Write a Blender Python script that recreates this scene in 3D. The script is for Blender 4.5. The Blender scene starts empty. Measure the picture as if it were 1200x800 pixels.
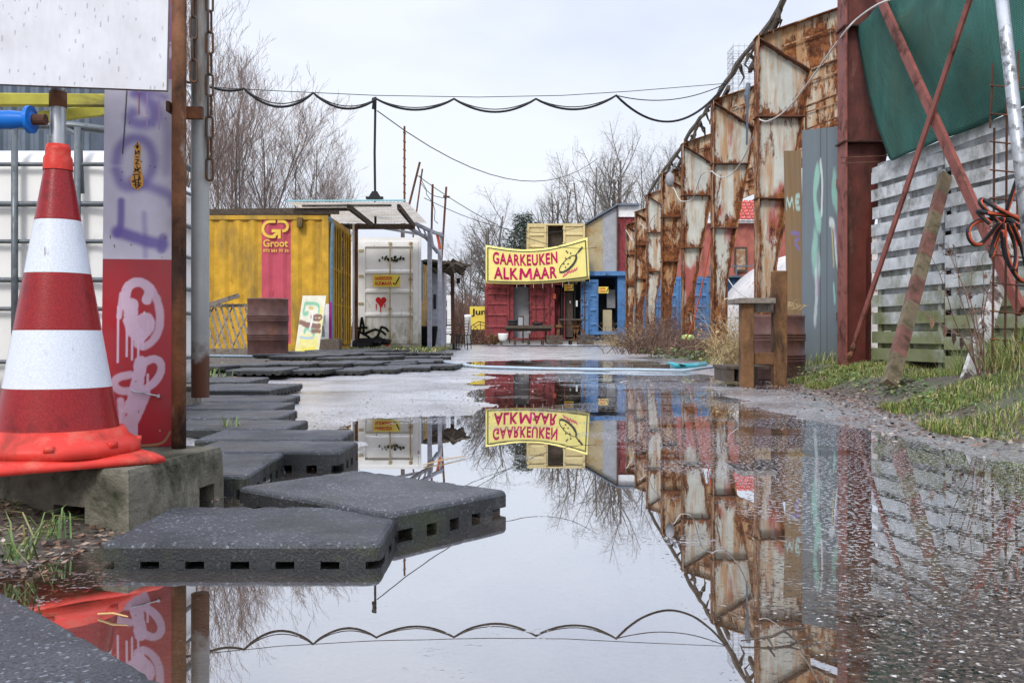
import bpy, math, random
import numpy as np
from mathutils import Vector, Matrix
R = math.radians
random.seed(7); NR = np.random.RandomState(11)
S = bpy.context.scene; COL = S.collection

# ---------------------------------------------------------------- camera, world, sun
CH = .406; F = 1100.0
cam = bpy.data.objects.new('camera', bpy.data.cameras.new('camera')); COL.objects.link(cam)
cam.location = (0, 0, CH); cam.rotation_euler = (R(90), 0, 0)
cam.data.sensor_width = 36; cam.data.lens = 33.0; cam.data.shift_y = -.005
cam.data.clip_start = .05; cam.data.clip_end = 3000
S.camera = cam
W = bpy.data.worlds.new('World'); S.world = W; W.use_nodes = True
nt = W.node_tree; nt.nodes.clear()
out = nt.nodes.new('ShaderNodeOutputWorld'); bg1 = nt.nodes.new('ShaderNodeBackground'); bg2 = nt.nodes.new('ShaderNodeBackground')
sky = nt.nodes.new('ShaderNodeTexSky'); sky.sky_type = 'NISHITA'; sky.sun_disc = False
sky.sun_elevation = R(38); sky.sun_rotation = R(200); sky.air_density = 1.5; sky.dust_density = 3
nt.links.new(sky.outputs[0], bg1.inputs[0]); bg1.inputs[1].default_value = .02
tc = nt.nodes.new('ShaderNodeTexCoord'); mp = nt.nodes.new('ShaderNodeMapping'); mp.inputs['Scale'].default_value = (1, 1, 2.6)
nz = nt.nodes.new('ShaderNodeTexNoise'); nz.inputs['Scale'].default_value = 1.6; nz.inputs['Detail'].default_value = 5; nz.inputs['Roughness'].default_value = .55
rp = nt.nodes.new('ShaderNodeValToRGB'); rp.color_ramp.elements[0].position = .32; rp.color_ramp.elements[0].color = (.56, .62, .79, 1)
rp.color_ramp.elements[1].position = .66; rp.color_ramp.elements[1].color = (.83, .86, .95, 1)
nt.links.new(tc.outputs['Generated'], mp.inputs[0]); nt.links.new(mp.outputs[0], nz.inputs[0]); nt.links.new(nz.outputs[0], rp.inputs[0])
nt.links.new(rp.outputs[0], bg2.inputs[0])
# overcast dome: the zenith is about three times as bright as the sky near the horizon
sx = nt.nodes.new('ShaderNodeSeparateXYZ'); nt.links.new(tc.outputs['Generated'], sx.inputs[0])
mr = nt.nodes.new('ShaderNodeMapRange'); mr.interpolation_type = 'SMOOTHSTEP'; mr.inputs[1].default_value = .34; mr.inputs[2].default_value = .95; mr.inputs[3].default_value = .97; mr.inputs[4].default_value = 2.5
nt.links.new(sx.outputs[2], mr.inputs[0]); nt.links.new(mr.outputs[0], bg2.inputs[1])
ad = nt.nodes.new('ShaderNodeAddShader'); nt.links.new(bg1.outputs[0], ad.inputs[0]); nt.links.new(bg2.outputs[0], ad.inputs[1]); nt.links.new(ad.outputs[0], out.inputs[0])
sun = bpy.data.objects.new('sun', bpy.data.lights.new('sun', 'SUN')); COL.objects.link(sun)
sun.data.energy = 1.9; sun.data.angle = R(16); sun.data.color = (1, .97, .92)
sun.rotation_euler = (R(50), 0, R(-22))      # from behind the camera, a little to the left
S.view_settings.view_transform = 'Standard'; S.view_settings.look = 'None'; S.view_settings.exposure = 0.1; S.view_settings.gamma = 1
S.cycles.max_bounces = 8; S.cycles.transparent_max_bounces = 12

# ---------------------------------------------------------------- helpers
def P(px, py, d): return Vector(((px-600)/F*d, d, CH-(py-394)/F*d))
def G(px, py, z=0.0):
    d = (CH-z)*F/(py-394); return Vector(((px-600)/F*d, d, z))

class MB:
    def __init__(s): s.v = []; s.f = []; s.m = []
    def add(s, vs, fs, mi=0):
        b = len(s.v); s.v += [Vector(v) for v in vs]; s.f += [tuple(b+i for i in f) for f in fs]; s.m += [mi]*len(fs)
    def hexa(s, p, mi=0):  # 8 points: bottom 4 ccw, top 4
        s.add(p, [(3,2,1,0),(4,5,6,7),(0,1,5,4),(1,2,6,5),(2,3,7,6),(3,0,4,7)], mi)
    def box(s, a, b, mi=0):
        x0,y0,z0 = a; x1,y1,z1 = b
        if x0>x1: x0,x1=x1,x0
        if y0>y1: y0,y1=y1,y0
        if z0>z1: z0,z1=z1,z0
        s.hexa([(x0,y0,z0),(x1,y0,z0),(x1,y1,z0),(x0,y1,z0),(x0,y0,z1),(x1,y0,z1),(x1,y1,z1),(x0,y1,z1)], mi)
    def obox(s, c, size, rz=0, rx=0, ry=0, mi=0):
        M = Matrix.Translation(c) @ Matrix.Rotation(rz,4,'Z') @ Matrix.Rotation(ry,4,'Y') @ Matrix.Rotation(rx,4,'X')
        h = [k/2 for k in size]
        s.hexa([M @ Vector((x*h[0], y*h[1], z*h[2])) for x,y,z in [(-1,-1,-1),(1,-1,-1),(1,1,-1),(-1,1,-1),(-1,-1,1),(1,-1,1),(1,1,1),(-1,1,1)]], mi)
    def beam(s, p, q, w, h, up=(0,0,1), mi=0):  # w across, h along up
        p = Vector(p); q = Vector(q); d = (q-p).normalized(); up = Vector(up)
        sd = d.cross(up)
        if sd.length < 1e-3: sd = d.cross(Vector((0,1,0)))
        sd.normalize(); u = sd.cross(d).normalized(); a = sd*w/2; b = u*h/2
        s.hexa([p-a-b, p+a-b, q+a-b, q-a-b, p-a+b, p+a+b, q+a+b, q-a+b], mi)
    def tube(s, pts, r, n=8, cap=True, mi=0):
        pts = [Vector(p) for p in pts]; k = len(pts)
        if not hasattr(r, '__len__'): r = [r]*k
        b = len(s.v); ref = None
        for i, p in enumerate(pts):
            d = (pts[min(i+1,k-1)]-pts[max(i-1,0)])
            if d.length < 1e-9: d = Vector((0,0,1))
            d.normalize()
            if ref is None: ref = d.orthogonal().normalized()
            ref = (ref - d*ref.dot(d))
            if ref.length < 1e-5: ref = d.orthogonal()
            ref.normalize(); o = d.cross(ref)
            for j in range(n):
                a = 2*math.pi*j/n; s.v.append(p+(ref*math.cos(a)+o*math.sin(a))*r[i])
        for i in range(k-1):
            for j in range(n):
                s.f.append((b+i*n+j, b+i*n+(j+1)%n, b+(i+1)*n+(j+1)%n, b+(i+1)*n+j)); s.m.append(mi)
        if cap and n > 2:
            s.f.append(tuple(b+j for j in reversed(range(n)))); s.m.append(mi)
            s.f.append(tuple(b+(k-1)*n+j for j in range(n))); s.m.append(mi)
    def lathe(s, prof, c=(0,0,0), n=40, mi=0, cap=True):
        c = Vector(c); b = len(s.v)
        for r, z in prof:
            for j in range(n):
                a = 2*math.pi*j/n; s.v.append(c+Vector((r*math.cos(a), r*math.sin(a), z)))
        for i in range(len(prof)-1):
            for j in range(n):
                s.f.append((b+i*n+j, b+i*n+(j+1)%n, b+(i+1)*n+(j+1)%n, b+(i+1)*n+j)); s.m.append(mi)
        if cap:
            s.f.append(tuple(b+j for j in reversed(range(n)))); s.m.append(mi)
            e = b+(len(prof)-1)*n; s.f.append(tuple(e+j for j in range(n))); s.m.append(mi)
    def prism(s, poly, y0, y1, mi=0):   # polygon in XZ extruded along Y
        n = len(poly); vs = [(x,y0,z) for x,z in poly]+[(x,y1,z) for x,z in poly]
        s.add(vs, [tuple(range(n)), tuple(reversed(range(n,2*n)))]+[((i+1)%n, i, n+i, n+(i+1)%n) for i in range(n)], mi)
    def sheet(s, pts, k, thick=None, mi=0):  # pts grid rows of k
        b = len(s.v); s.v += [Vector(p) for p in pts]; r = len(pts)//k
        for i in range(r-1):
            for j in range(k-1):
                s.f.append((b+i*k+j, b+i*k+j+1, b+(i+1)*k+j+1, b+(i+1)*k+j)); s.m.append(mi)

def mesh_obj(name, mb, mats, parent=None, smooth=False):
    me = bpy.data.meshes.new(name)
    if parent is not None:
        inv = parent.matrix_basis.inverted(); p = parent.parent
        if p is not None: inv = (p.matrix_basis @ parent.matrix_basis).inverted()
        vs = [inv @ v for v in mb.v]
    else: vs = mb.v
    me.from_pydata([tuple(v) for v in vs], [], mb.f)
    if not isinstance(mats, (list, tuple)): mats = [mats]
    for m in mats: me.materials.append(m)
    if len(mats) > 1: me.polygons.foreach_set('material_index', mb.m)
    if smooth: me.polygons.foreach_set('use_smooth', [True]*len(me.polygons))
    me.update()
    o = bpy.data.objects.new(name, me); COL.objects.link(o)
    if parent is not None: o.parent = parent
    return o
def part(name, mb, mats, parent, smooth=False, label=None):
    o = mesh_obj(name, mb, mats, parent, smooth)
    if label: o['label'] = label
    return o
def tag(o, label, cat, group=None):
    o['label'] = label; o['category'] = cat
    if group: o['group'] = group
    return o
def thing(name, label, cat, loc=(0,0,0), group=None, rz=0):
    o = bpy.data.objects.new(name, None); COL.objects.link(o); o.empty_display_size = .1
    o.location = loc; o.rotation_euler = (0,0,rz)
    o.matrix_basis = Matrix.Translation(loc) @ Matrix.Rotation(rz,4,'Z')
    return tag(o, label, cat, group)
def single(name, mb, mats, label, cat, group=None, smooth=False):
    """one-mesh thing with its origin moved to its base"""
    xs = [v.x for v in mb.v]; ys = [v.y for v in mb.v]; zs = [v.z for v in mb.v]
    c = Vector(((min(xs)+max(xs))/2, (min(ys)+max(ys))/2, min(zs)))
    for i, v in enumerate(mb.v): mb.v[i] = v-c
    o = mesh_obj(name, mb, mats, None, smooth); o.location = c
    return tag(o, label, cat, group)
def kind(o, k): o['kind'] = k; return o
def bevel(o, w, seg=2):
    m = o.modifiers.new('bevel', 'BEVEL'); m.width = w; m.segments = seg; m.limit_method = 'ANGLE'; m.angle_limit = R(40); return o
def copy_tree(o, parent=None):
    c = o.copy(); COL.objects.link(c); c.parent = parent
    for ch in list(o.children): copy_tree(ch, c)
    return c

# numpy noise
def _h(ix, iy, s): 
    v = np.sin(ix*127.1+iy*311.7+s*74.7)*43758.5453; return v-np.floor(v)
def vnoise(x, y, s=0):
    ix = np.floor(x); iy = np.floor(y); fx = x-ix; fy = y-iy; fx = fx*fx*(3-2*fx); fy = fy*fy*(3-2*fy)
    a = _h(ix,iy,s); b = _h(ix+1,iy,s); c = _h(ix,iy+1,s); d = _h(ix+1,iy+1,s)
    return a*(1-fx)*(1-fy)+b*fx*(1-fy)+c*(1-fx)*fy+d*fx*fy
def fbm(x, y, o=4, s=0):
    r = 0; a = .5
    for k in range(o): r = r+a*(vnoise(x, y, s+k)-.5); x = x*2.03; y = y*2.03; a *= .5
    return r
def sstep(a, b, x):
    t = np.clip((x-a)/(b-a), 0, 1); return t*t*(3-2*t)

# ---------------------------------------------------------------- materials
def new_mat(name):
    m = bpy.data.materials.new(name); m.use_nodes = True; t = m.node_tree
    return m, t, t.nodes['Principled BSDF']
def coords(t, scale, rnd=True, kind='Object'):
    tc = t.nodes.new('ShaderNodeTexCoord'); mp = t.nodes.new('ShaderNodeMapping')
    mp.inputs['Scale'].default_value = scale if hasattr(scale, '__len__') else (scale,)*3
    if rnd:
        oi = t.nodes.new('ShaderNodeObjectInfo'); mu = t.nodes.new('ShaderNodeMath'); mu.operation = 'MULTIPLY'; mu.inputs[1].default_value = 57.0
        ad = t.nodes.new('ShaderNodeVectorMath'); ad.operation = 'ADD'
        t.links.new(oi.outputs['Random'], mu.inputs[0]); t.links.new(tc.outputs[kind], ad.inputs[0]); t.links.new(mu.outputs[0], ad.inputs[1]); t.links.new(ad.outputs[0], mp.inputs[0])
    else: t.links.new(tc.outputs[kind], mp.inputs[0])
    return mp.outputs[0]
def noise(t, co, scale, detail=6, rough=.6, dist=0):
    n = t.nodes.new('ShaderNodeTexNoise'); n.inputs['Scale'].default_value = scale; n.inputs['Detail'].default_value = detail
    n.inputs['Roughness'].default_value = rough; n.inputs['Distortion'].default_value = dist
    t.links.new(co, n.inputs['Vector']); return n.outputs[0]
def ramp(t, fac, stops):
    r = t.nodes.new('ShaderNodeValToRGB'); e = r.color_ramp.elements
    while len(e) < len(stops): e.new(.5)
    for k, (p, c) in enumerate(stops):
        e[k].position = p; e[k].color = (c,c,c,1) if not hasattr(c, '__len__') else tuple(c)+(1,)
    t.links.new(fac, r.inputs[0]); return r.outputs[0]
def mix(t, fac, a, b, mode='MIX'):
    m = t.nodes.new('ShaderNodeMix'); m.data_type = 'RGBA'; m.blend_type = mode
    for s, v in ((m.inputs[0], fac), (m.inputs[6], a), (m.inputs[7], b)):
        if hasattr(v, 'is_linked'): t.links.new(v, s)
        elif hasattr(v, '__len__'): s.default_value = tuple(v)+(1,)
        else: s.default_value = v
    return m.outputs[2]
def math_(t, op, a, b=None):
    m = t.nodes.new('ShaderNodeMath'); m.operation = op
    for i, v in enumerate((a, b)):
        if v is None: continue
        if hasattr(v, 'is_linked'): t.links.new(v, m.inputs[i])
        else: m.inputs[i].default_value = v
    return m.outputs[0]
def bump(t, bsdf, h, strength=.3, dist=.01):
    b = t.nodes.new('ShaderNodeBump'); b.inputs['Strength'].default_value = strength; b.inputs['Distance'].default_value = dist
    t.links.new(h, b.inputs['Height']); t.links.new(b.outputs[0], bsdf.inputs['Normal']); return b
def weather(name, base, wear=None, lo=.5, hi=.62, scale=3, stretch=(1,1,1), rough=.6, metal=0, vary=.25, bmp=.15, dirt=None, dlo=.55, dhi=.75, dscale=1.2, fine=40, wear2=None):
    m, t, b = new_mat(name); co = coords(t, stretch); co1 = coords(t, 1)
    n1 = noise(t, co1, 1.7*scale, 5)
    c = mix(t, ramp(t, n1, [(.3, 0.), (.7, 1.)]), tuple(k*(1-vary) for k in base), tuple(min(1,k*(1+vary*.6)) for k in base))
    if dirt is not None: c = mix(t, ramp(t, noise(t, co, dscale, 7, .65), [(dlo, 0.), (dhi, 1.)]), c, dirt)
    r = rough
    if wear is not None:
        w = ramp(t, noise(t, co, scale, 9, .68, .3), [(lo, 0.), (hi, 1.)])
        wc = mix(t, ramp(t, noise(t, co1, 14, 6), [(.35, 0.), (.65, 1.)]), wear, wear2 or tuple(k*.45 for k in wear))
        c = mix(t, w, c, wc)
        rr = t.nodes.new('ShaderNodeMapRange'); rr.inputs[3].default_value = rough; rr.inputs[4].default_value = .85; t.links.new(w, rr.inputs[0]); t.links.new(rr.outputs[0], b.inputs['Roughness'])
    else: b.inputs['Roughness'].default_value = rough
    t.links.new(c, b.inputs['Base Color']); b.inputs['Metallic'].default_value = metal; b.inputs['Specular IOR Level'].default_value = .22
    if bmp: bump(t, b, noise(t, co1, fine, 5), bmp, .01)
    return m
def plain(name, c, rough=.5, metal=0): 
    return weather(name, c, rough=rough, metal=metal, vary=.15, bmp=.05)
def island(name, stops, rough=.7, trans=0):
    m, t, b = new_mat(name); g = t.nodes.new('ShaderNodeNewGeometry')
    t.links.new(ramp(t, g.outputs['Random Per Island'], stops), b.inputs['Base Color']); b.inputs['Roughness'].default_value = rough
    return m
RUST = (.34,.125,.04); RUSTD = (.10,.04,.022)
M = {}
# rusted frames: pale paint, streaks of orange and dark rust, rust gathering towards edges through the noise
def rust_paint(name, paint, amount=.0, red=True):
    m, t, b = new_mat(name); co = coords(t, (1,1,.28)); c1 = coords(t, 1)
    base = mix(t, ramp(t, noise(t, c1, 6, 5), [(.3,0.),(.7,1.)]), tuple(k*.82 for k in paint), paint)
    if red: base = mix(t, ramp(t, noise(t, co, 2.6, 4, .5), [(.63,0.),(.68,1.)]), base, (.36,.10,.09))
    base = mix(t, ramp(t, noise(t, coords(t,(1,1,.12)), 7, 7, .65), [(.50-amount,0.),(.66-amount,.9)]), base, (.38,.20,.08))
    ea = t.nodes.new('ShaderNodeAttribute'); ea.attribute_name = 'edge'
    nn_ = math_(t,'ADD', noise(t, co, 5.2, 12, .74, .4), math_(t,'MULTIPLY', ea.outputs['Fac'], .20))
    w = ramp(t, nn_, [(.60-amount,0.),(.66-amount,1.)])
    rc = ramp(t, noise(t, c1, 9, 8, .7), [(.32,(.035,.015,.010)),(.48,(.13,.045,.020)),(.60,(.27,.105,.036)),(.74,(.42,.20,.08))])
    t.links.new(mix(t, w, base, rc), b.inputs['Base Color'])
    t.links.new(ramp(t, w, [(0,.5),(1,.9)]), b.inputs['Roughness']); b.inputs['Specular IOR Level'].default_value = .2
    h = mix(t, w, (0,0,0), noise(t, c1, 55, 6)); bump(t, b, h, .5, .006)
    return m
M['frame'] = rust_paint('rusty_pale_paint', (.56,.57,.51), .03)
M['frame_rusty'] = rust_paint('rusty_flange', (.42,.36,.30), .16)
M['frame_mid'] = rust_paint('rusty_rafter_paint', (.54,.50,.40), .12)
M['redsteel'] = weather('dark_red_primer', (.12,.032,.024), (.05,.025,.018), .42, .62, 2.5, (1,1,.3), .45, 0, .35, .2, (.30,.15,.10), .6, .72, 3)
M['bracesteel'] = weather('red_oxide_bar', (.24,.078,.062), (.10,.045,.032), .5, .65, 5, (1,1,1), .5, 0, .25, .15)
M['rustdark'] = weather('brown_rust', (.13,.06,.04), RUST, .52, .68, 5, (1,1,.6), .75, 0, .4, .3, (.06,.03,.02), .45, .65, 2)
M['drum'] = weather('rusted_drum', (.115,.058,.05), (.2,.09,.05), .55, .72, 5, (1,1,.6), .5, 0, .35, .25)
M['greypole'] = weather('grey_painted_pole', (.46,.48,.48), (.22,.09,.04), .60, .66, 5, (1,1,.5), .4, .0, .2, .1)
M['rustpole'] = weather('rusty_pole', (.22,.10,.05), (.07,.04,.03), .45, .60, 9, (1,1,.5), .7, 0, .4, .3, (.42,.33,.26), .62, .68, 6)
M['galv'] = weather('galvanised', (.46,.48,.50), (.30,.31,.32), .5, .6, 14, (1,1,1), .38, .65, .15, .05)
M['cagesteel'] = weather('dull_cage_steel', (.13,.145,.155), (.22,.24,.25), .5, .65, 20, (1,1,1), .4, .4, .2, .05)
M['chain'] = weather('chain_steel', (.10,.075,.06), (.22,.10,.05), .5, .6, 30, rough=.5, metal=.4, vary=.2)
M['rubber'] = None
def granulate(name, a, b_, moss=True):
    m, t, b = new_mat(name); c1 = coords(t, 1)
    v = t.nodes.new('ShaderNodeTexVoronoi'); v.inputs['Scale'].default_value = 230; t.links.new(c1, v.inputs['Vector'])
    c = mix(t, v.outputs['Color'], a, b_)
    c = mix(t, .75, c, ramp(t, noise(t, c1, 260, 3), [(.35,a),(.68,b_)]))
    sc = t.nodes.new('ShaderNodeSeparateColor'); t.links.new(v.outputs['Color'], sc.inputs[0]); c = mix(t, ramp(t, sc.outputs[1], [(.93,0.),(.95,.7)]), c, tuple(k*2.6 for k in b_))
    c = mix(t, ramp(t, noise(t, c1, 5, 6), [(.35,0.),(.65,.75)]), c, tuple(k*.6 for k in a))
    c = mix(t, ramp(t, noise(t, c1, 11, 7, .7), [(.62,0.),(.72,.3)]), c, (.13,.12,.11))
    if moss:
        tc = t.nodes.new('ShaderNodeNewGeometry'); sp = t.nodes.new('ShaderNodeSeparateXYZ'); t.links.new(tc.outputs['Normal'], sp.inputs[0])
        side = ramp(t, sp.outputs[2], [(.2,1.),(.7,0.)]); mm = ramp(t, noise(t, c1, 9, 6), [(.54,0.),(.68,.5)])
        c = mix(t, math_(t,'MULTIPLY',side,mm), c, (.045,.06,.012))
    t.links.new(c, b.inputs['Base Color']); 
    t.links.new(ramp(t, noise(t, c1, 4, 4), [(.4,.38),(.6,.62)]), b.inputs['Roughness'])
    bump(t, b, noise(t, c1, 240, 3), .9, .004); return m
M['rubber_side'] = granulate('dark_rubber_side', (.006,.006,.007), (.032,.034,.036))  # darker granulate than the tile tops, for sides and feet
M['rubber'] = granulate('rubber_granulate', (.010,.011,.014), (.10,.107,.125))
M['concrete'] = weather('old_concrete', (.135,.125,.095), (.035,.038,.02), .46, .64, 7, rough=.85, vary=.4, bmp=.9, dirt=(.24,.22,.17), dlo=.5, dhi=.7, dscale=5, fine=70)
M['cone_orange'] = weather('cone_orange', (.62,.045,.032), (.22,.05,.035), .54, .72, 7, rough=.42, vary=.2, bmp=.2, dirt=(.50,.16,.11), dlo=.5, dhi=.75, dscale=12)
def reflective(name, c, c2):
    m, t, b = new_mat(name); co = coords(t, 1); v = t.nodes.new('ShaderNodeTexVoronoi'); v.inputs['Scale'].default_value = 230; v.inputs['Randomness'].default_value = .7; t.links.new(co, v.inputs['Vector'])
    cc = mix(t, ramp(t, v.outputs['Distance'], [(.25,0.),(.6,1.)]), c, c2)
    cc = mix(t, ramp(t, noise(t, co, 14, 8, .7), [(.57,0.),(.72,.7)]), cc, tuple(k*.45 for k in c))
    cc = mix(t, ramp(t, noise(t, coords(t,(1,1,.25)), 30, 6, .7), [(.66,0.),(.70,.6)]), cc, (.10,.08,.07))
    t.links.new(cc, b.inputs['Base Color']); b.inputs['Roughness'].default_value = .28; b.inputs['Specular IOR Level'].default_value = .35; b.inputs['Coat Weight'].default_value = .15; b.inputs['Coat Roughness'].default_value = .12
    bump(t, b, v.outputs['Distance'], .12, .002); return m
M['cone_red'] = reflective('reflective_red', (.20,.004,.006), (.27,.010,.012))
M['cone_white'] = reflective('reflective_white', (.66,.69,.74), (.57,.61,.67))
M['blue_grip'] = plain('blue_rubber_grip', (.012,.17,.62), .4)
M['ibc'] = weather('white_tank_plastic', (.80,.79,.76), (.60,.57,.50), .6, .8, 2, rough=.35, vary=.06, bmp=.02)
M['yellowwood'] = weather('yellow_beam', (.46,.42,.07), (.30,.26,.10), .5, .65, 8, (.3,1,1), .6, 0, .2, .1)
M['shed'] = weather('bluegrey_sheet', (.13,.16,.20), (.22,.26,.30), .5, .7, 3, (1,1,.3), .45, 0, .2, .05)
M['yellow'] = weather('yellow_container_paint', (.60,.345,.035), (.20,.10,.04), .64, .70, 3, (1,1,.35), .45, 0, .25, .05, (.30,.19,.045), .46, .66, 2.6)
M['yellow_shaded'] = weather('yellow_shaded_rusty', (.15,.095,.035), (.07,.04,.025), .50, .62, 6, (1,1,.4), .55, 0, .3, .05, (.24,.19,.07), .45, .65, 3)  # yellow darkened to paint shade into the door recesses, with rust wear
M['redband'] = weather('red_band_paint', (.50,.085,.12), (.30,.04,.05), .66, .74, 3, (1,1,.3), .5, 0, .15, .03)
M['logo'] = plain('logo_yellow', (.75,.50,.08), .6)
def white_mat():
    m, t, b = new_mat('dirty_white_paint'); c1 = coords(t,1); g = t.nodes.new('ShaderNodeNewGeometry'); sp = t.nodes.new('ShaderNodeSeparateXYZ'); t.links.new(g.outputs['Position'], sp.inputs[0])
    c = mix(t, ramp(t, noise(t,c1,4,6),[(.3,0.),(.7,1.)]), (.74,.73,.69), (.84,.83,.80))
    lo = math_(t,'MULTIPLY', math_(t,'SUBTRACT',1.25,sp.outputs[2]), .30); c = mix(t, ramp(t, math_(t,'ADD',noise(t,coords(t,(1,1,.5)),6,8,.7),lo),[(.58,0.),(.85,.85)]), c, (.27,.25,.13))
    c = mix(t, ramp(t, noise(t,coords(t,(1,1,.3)),8,8,.7),[(.64,0.),(.70,.9)]), c, (.36,.20,.08)); t.links.new(c, b.inputs['Base Color']); b.inputs['Roughness'].default_value = .5; bump(t,b,noise(t,c1,30,4),.05); return m
M['whitecont'] = white_mat(); M['ochrebar'] = weather('ochre_rust_bar', (.50,.42,.25), (.40,.22,.06), .45, .6, 6, (1,1,.4), .6)
M['whitecont_old'] = weather('white_container_paint', (.76,.74,.68), (.33,.20,.08), .62, .67, 5, (1,1,.5), .5, 0, .08, .04, (.50,.46,.34), .52, .75, 2.4)
M['redcont'] = weather('red_container_paint', (.25,.045,.05), (.11,.03,.03), .50, .66, 5, (1,1,.5), .5, 0, .25, .04)
M['redcont2'] = weather('faded_red_cladding', (.40,.13,.10), (.26,.08,.06), .5, .7, 1.5, (1,1,.5), .6, 0, .2, .04)
M['bluecont'] = weather('blue_container_paint', (.085,.20,.40), (.05,.09,.16), .58, .68, 3, (1,1,.5), .5, 0, .2, .04)
M['creamcont'] = weather('cream_container_paint', (.60,.49,.25), (.36,.26,.12), .58, .68, 4, (1,1,.5), .5, 0, .12, .04)
M['bluesteel'] = weather('dull_blue_pipe', (.12,.20,.26), RUST, .62, .7, 6, rough=.5)
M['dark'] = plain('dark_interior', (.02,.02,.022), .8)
M['darkwood'] = weather('weathered_dark_wood', (.085,.065,.05), (.16,.13,.10), .5, .68, 12, (1,1,1), .8, 0, .4, .4)
M['greywood'] = weather('grey_weathered_wood', (.22,.19,.16), (.10,.085,.07), .5, .66, 12, (1,1,1), .8, 0, .3, .3)
M['brownwood'] = weather('wet_brown_wood', (.17,.085,.038), (.055,.032,.02), .46, .62, 6, (1,1,.35), .6, 0, .4, .3)
M['pinewood'] = weather('pine_board', (.50,.33,.14), (.33,.19,.07), .55, .7, 6, (1,1,.3), .65, 0, .2, .1)
M['stripedwood'] = weather('red_brown_stain', (.16,.075,.06), (.08,.05,.035), .5, .66, 9, (1,1,1), .8, 0, .3, .3)
M['stripedwood2'] = weather('mossy_bare_wood', (.15,.118,.075), (.075,.07,.035), .5, .66, 9, (1,1,1), .8, 0, .3, .3)
def fence_mat():
    m, t, b = new_mat('mossy_grey_paint'); c1 = coords(t, (1,1,1)); cs = coords(t, (1,1,.7)); tcg = t.nodes.new('ShaderNodeNewGeometry'); sp = t.nodes.new('ShaderNodeSeparateXYZ'); t.links.new(tcg.outputs['Position'], sp.inputs[0])
    c = mix(t, ramp(t, noise(t, c1, 7, 6), [(.3,0.),(.7,1.)]), (.38,.40,.41), (.66,.68,.69))
    c = mix(t, ramp(t, noise(t, cs, 5, 8, .7), [(.48,0.),(.66,.85)]), c, (.12,.12,.095))
    g = math_(t, 'ADD', noise(t, c1, 2.2, 6), math_(t, 'MULTIPLY', sp.outputs[2], -.38))
    c = mix(t, ramp(t, g, [(.12,0.),(.36,.85)]), c, (.15,.165,.035))
    c = mix(t, ramp(t, noise(t, c1, 90, 2), [(.68,0.),(.72,.8)]), c, (.06,.06,.05))
    t.links.new(c, b.inputs['Base Color']); b.inputs['Roughness'].default_value = .75; bump(t, b, noise(t, c1, 30, 6), .3, .006); return m
M['fence'] = fence_mat()
def tarp_mat():
    m, t, b = new_mat('green_mesh_tarp'); c1 = coords(t, 1)
    c = mix(t, ramp(t, noise(t, coords(t,(1,1,.35)), 2.3, 7, .65), [(.35,0.),(.65,1.)]), (.006,.038,.032), (.035,.13,.11))
    c = mix(t, ramp(t, noise(t, c1, 1.6, 6, .6), [(.48,0.),(.70,.8)]), c, (.045,.055,.022))
    wv = t.nodes.new('ShaderNodeTexWave'); wv.inputs['Scale'].default_value = 26; wv.bands_direction = 'Z'; t.links.new(c1, wv.inputs['Vector'])
    wv2 = t.nodes.new('ShaderNodeTexWave'); wv2.inputs['Scale'].default_value = 26; wv2.bands_direction = 'Y'; t.links.new(c1, wv2.inputs['Vector'])
    h = math_(t, 'ADD', wv.outputs[1], wv2.outputs[1]); c = mix(t, math_(t,'MULTIPLY',h,.28), c, (.09,.23,.19))
    t.links.new(c, b.inputs['Base Color']); b.inputs['Roughness'].default_value = .65; bump(t, b, math_(t,'ADD', math_(t,'MULTIPLY',h,.06), math_(t,'MULTIPLY', noise(t, coords(t,(1,1,.5)), 2.4, 5, .55, 1.2), 1.6)), .8, .05); b.inputs['Specular IOR Level'].default_value = .15; return m
M['tarp'] = tarp_mat()
M['white'] = plain('white_paint', (.78,.78,.76), .5)
M['signyellow'] = weather('sign_yellow', (.78,.62,.10), rough=.5, vary=.1, bmp=.02)
M['banner'] = weather('banner_yellow', (.83,.72,.24), rough=.6, vary=.08, bmp=.04)
M['magenta'] = plain('magenta_ink', (.72,.03,.20), .6)
M['redink'] = plain('red_ink', (.55,.02,.02), .6)
M['black'] = plain('black_paint', (.018,.018,.02), .5)
M['darkgrey'] = plain('dark_grey_ink', (.06,.06,.055), .6)
M['paleboard'] = weather('weathered_white_ply', (.60,.61,.64), (.22,.21,.22), .63, .67, 16, (1.5,1,.16), .6, 0, .08, .05)
M['greyposts'] = weather('grey_lilac_steel', (.34,.35,.40), RUST, .66, .72, 6, rough=.5)
M['cyan'] = plain('cyan_corrugated', (.28,.55,.60), .5)
M['underlay'] = weather('translucent_sheet', (.76,.70,.62), (.45,.38,.3), .55, .72, 3, rough=.6)
M['greysheet'] = weather('grey_plastic_sheet', (.33,.34,.36), (.44,.45,.48), .5, .7, 2, (1,1,.3), .35, 0, .2, .03)
M['tansheet'] = weather('tan_board', (.40,.33,.20), (.46,.30,.12), .5, .6, 1.2, (.5,1,1), .6, 0, .2, .03)
def trans_mat():
    m, t, b = new_mat('milky_roof_sheet'); c1 = coords(t,1); c = mix(t, ramp(t, noise(t,c1,3,6),[(.4,0.),(.7,1.)]), (.80,.76,.70), (.58,.50,.40)); t.links.new(c, b.inputs['Base Color']); b.inputs['Roughness'].default_value = .6
    tr = t.nodes.new('ShaderNodeBsdfTranslucent'); t.links.new(c, tr.inputs[0]); ms = t.nodes.new('ShaderNodeMixShader'); ms.inputs[0].default_value = .4; t.links.new(b.outputs[0], ms.inputs[1]); t.links.new(tr.outputs[0], ms.inputs[2]); t.links.new(ms.outputs[0], t.nodes['Material Output'].inputs[0]); return m
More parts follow.
